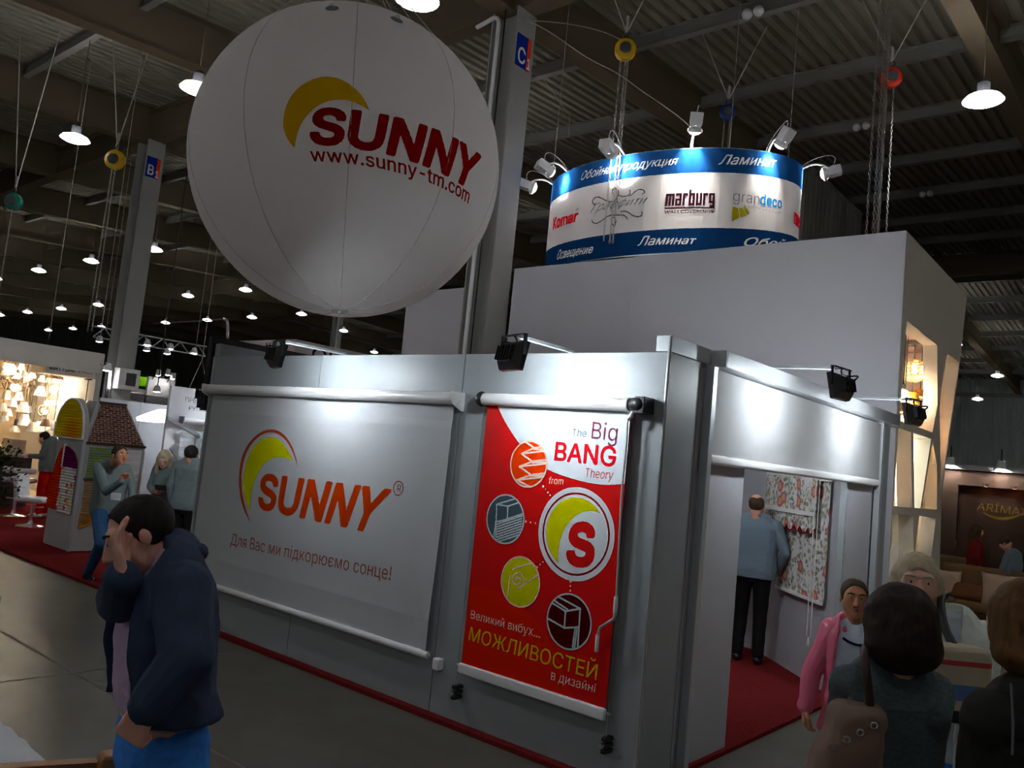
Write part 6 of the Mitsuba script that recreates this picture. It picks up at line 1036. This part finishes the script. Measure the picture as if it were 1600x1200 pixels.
for i in range(4): q = b0 + RH * (-0.07 + 0.036 * i) - FH * 0.066 + [0, 0, 0.0 + 0.022 * i]; add(hb + '__ring', tube([q + 0.009 * (math.cos(t) * RH + math.sin(t) * np.array([0, 0, 1.0])) for t in np.linspace(0, 2 * math.pi, 12)], 0.0028, 5, False), 'm_chrome', True)
# woman at the right edge
rd = 2.5; p = far(1632, 1100, rd); p[2] = 0
rk, RW, RF, RR, rs = person('auburn haired woman in a black jacket seen from behind at the right edge', p, FH * 0.9 - RH * 0.35, 1.66, FH - RH * .3, (0, 0, 1), far(1602, 978, rd), 0.0, {'l': (far(1556, 1120, rd), far(1566, 1195, rd + .1), (0, .3, -1), (1, 0, 0), 0.5)}, 'm_checkcollar', 'm_blackcloth', 'm_black', ('bob', 'm_hairauburn'), 'm_skin', 'm_blackjacket', 0, 0.95, 1.0, edge=0.018, seed=23, faces=False, hem=0.80, headscale=0.95)
add(rk + '__zip', tube([far(1580, 1068, rd - 0.22), far(1583, 1130, rd - 0.23), far(1582, 1180, rd - 0.23)], 0.003, 5), 'm_greytxt')
# showroom people
p = far(1522, 900, 15.6); p[2] = 0.012; person('woman with long hair in dark red walking behind the large brown sofa', p, RH * 0.95 - FH * .2, 1.56, RH, (0, 0, 1), None if False else (0, 0.02, 1.615), 0.0, {}, 'm_darkred', 'm_blackcloth', 'm_black', ('long', 'm_hairbrown'), 'm_skin', seed=29, edge=0.03)
p = far(1575, 900, 16.9); p[2] = -0.30; person('man in a light blue shirt sitting behind the large brown sofa', p, -FH * 0.8 + RH * 0.6, 1.72, RH * .8 - FH * .6 - np.array([0, 0, .5]), (0, 0, 1), far(1571, 850, 16.8), 0.15, {}, 'm_lightblue', 'm_blackcloth', 'm_black', ('short', 'm_hairbrown'), 'm_skin', wide=1.15, girth=1.2, seed=31, edge=0.03,
       seat={'l': ((-0.12, 0.42, 0.80), (-0.12, 0.44, 0.39)), 'r': ((0.12, 0.42, 0.80), (0.12, 0.44, 0.39))})
k = thing('armchair', 'low brown seat carrying the man in light blue', 'chair'); add(k + '__seat', rbx(p[0] - 0.32, p[0] + 0.32, p[1] - 0.3, p[1] + 0.32, 0.1, 0.45, 0.05), 'm_sofa', 40); add(k + '__backrest', rbx(p[0] - 0.36, p[0] + 0.36, p[1] + 0.25, p[1] + 0.42, 0.1, 0.75, 0.05), 'm_sofa', 40)
# dark bush cut by the left edge
rng = np.random.default_rng(4); bc = far(-6, 745, 8.0); V, F_ = [], []
for i in range(900):
    d = unit(rng.normal(size=3)); q = bc + d * rng.uniform(0.10, 0.2) * [1, 1, 1.5]; u_, v_, w_ = basis(d + rng.normal(size=3) * .5); l = rng.uniform(.02, .045); n0 = len(V); V += [q, q + u_ * l * .35 + w_ * l * .5, q + w_ * l, q - u_ * l * .35 + w_ * l * .5]; F_ += [[n0, n0 + 1, n0 + 2], [n0, n0 + 2, n0 + 3]]
matte('m_bush', (0.05, 0.055, 0.015)); k = thing('potted_bush', 'dark olive bush cut by the left edge of the view', 'plant'); add(k + '__foliage', trimesh.Trimesh(V, F_, process=False), 'm_bush'); labels[k + '__foliage'] = {'kind': 'stuff', 'label': 'small dark olive leaves'}
add(k + '__trunk', tube([(bc[0], bc[1], 0.3), bc], 0.02, 6), 'm_sofawood'); add(k + '__pot', lathe([(0, 0), (0.13, 0), (0.17, 0.34), (0.15, 0.34), (0.14, 0.3), (0, 0.3)], 20, (bc[0], bc[1], 0)), 'm_darkgrey', 40)
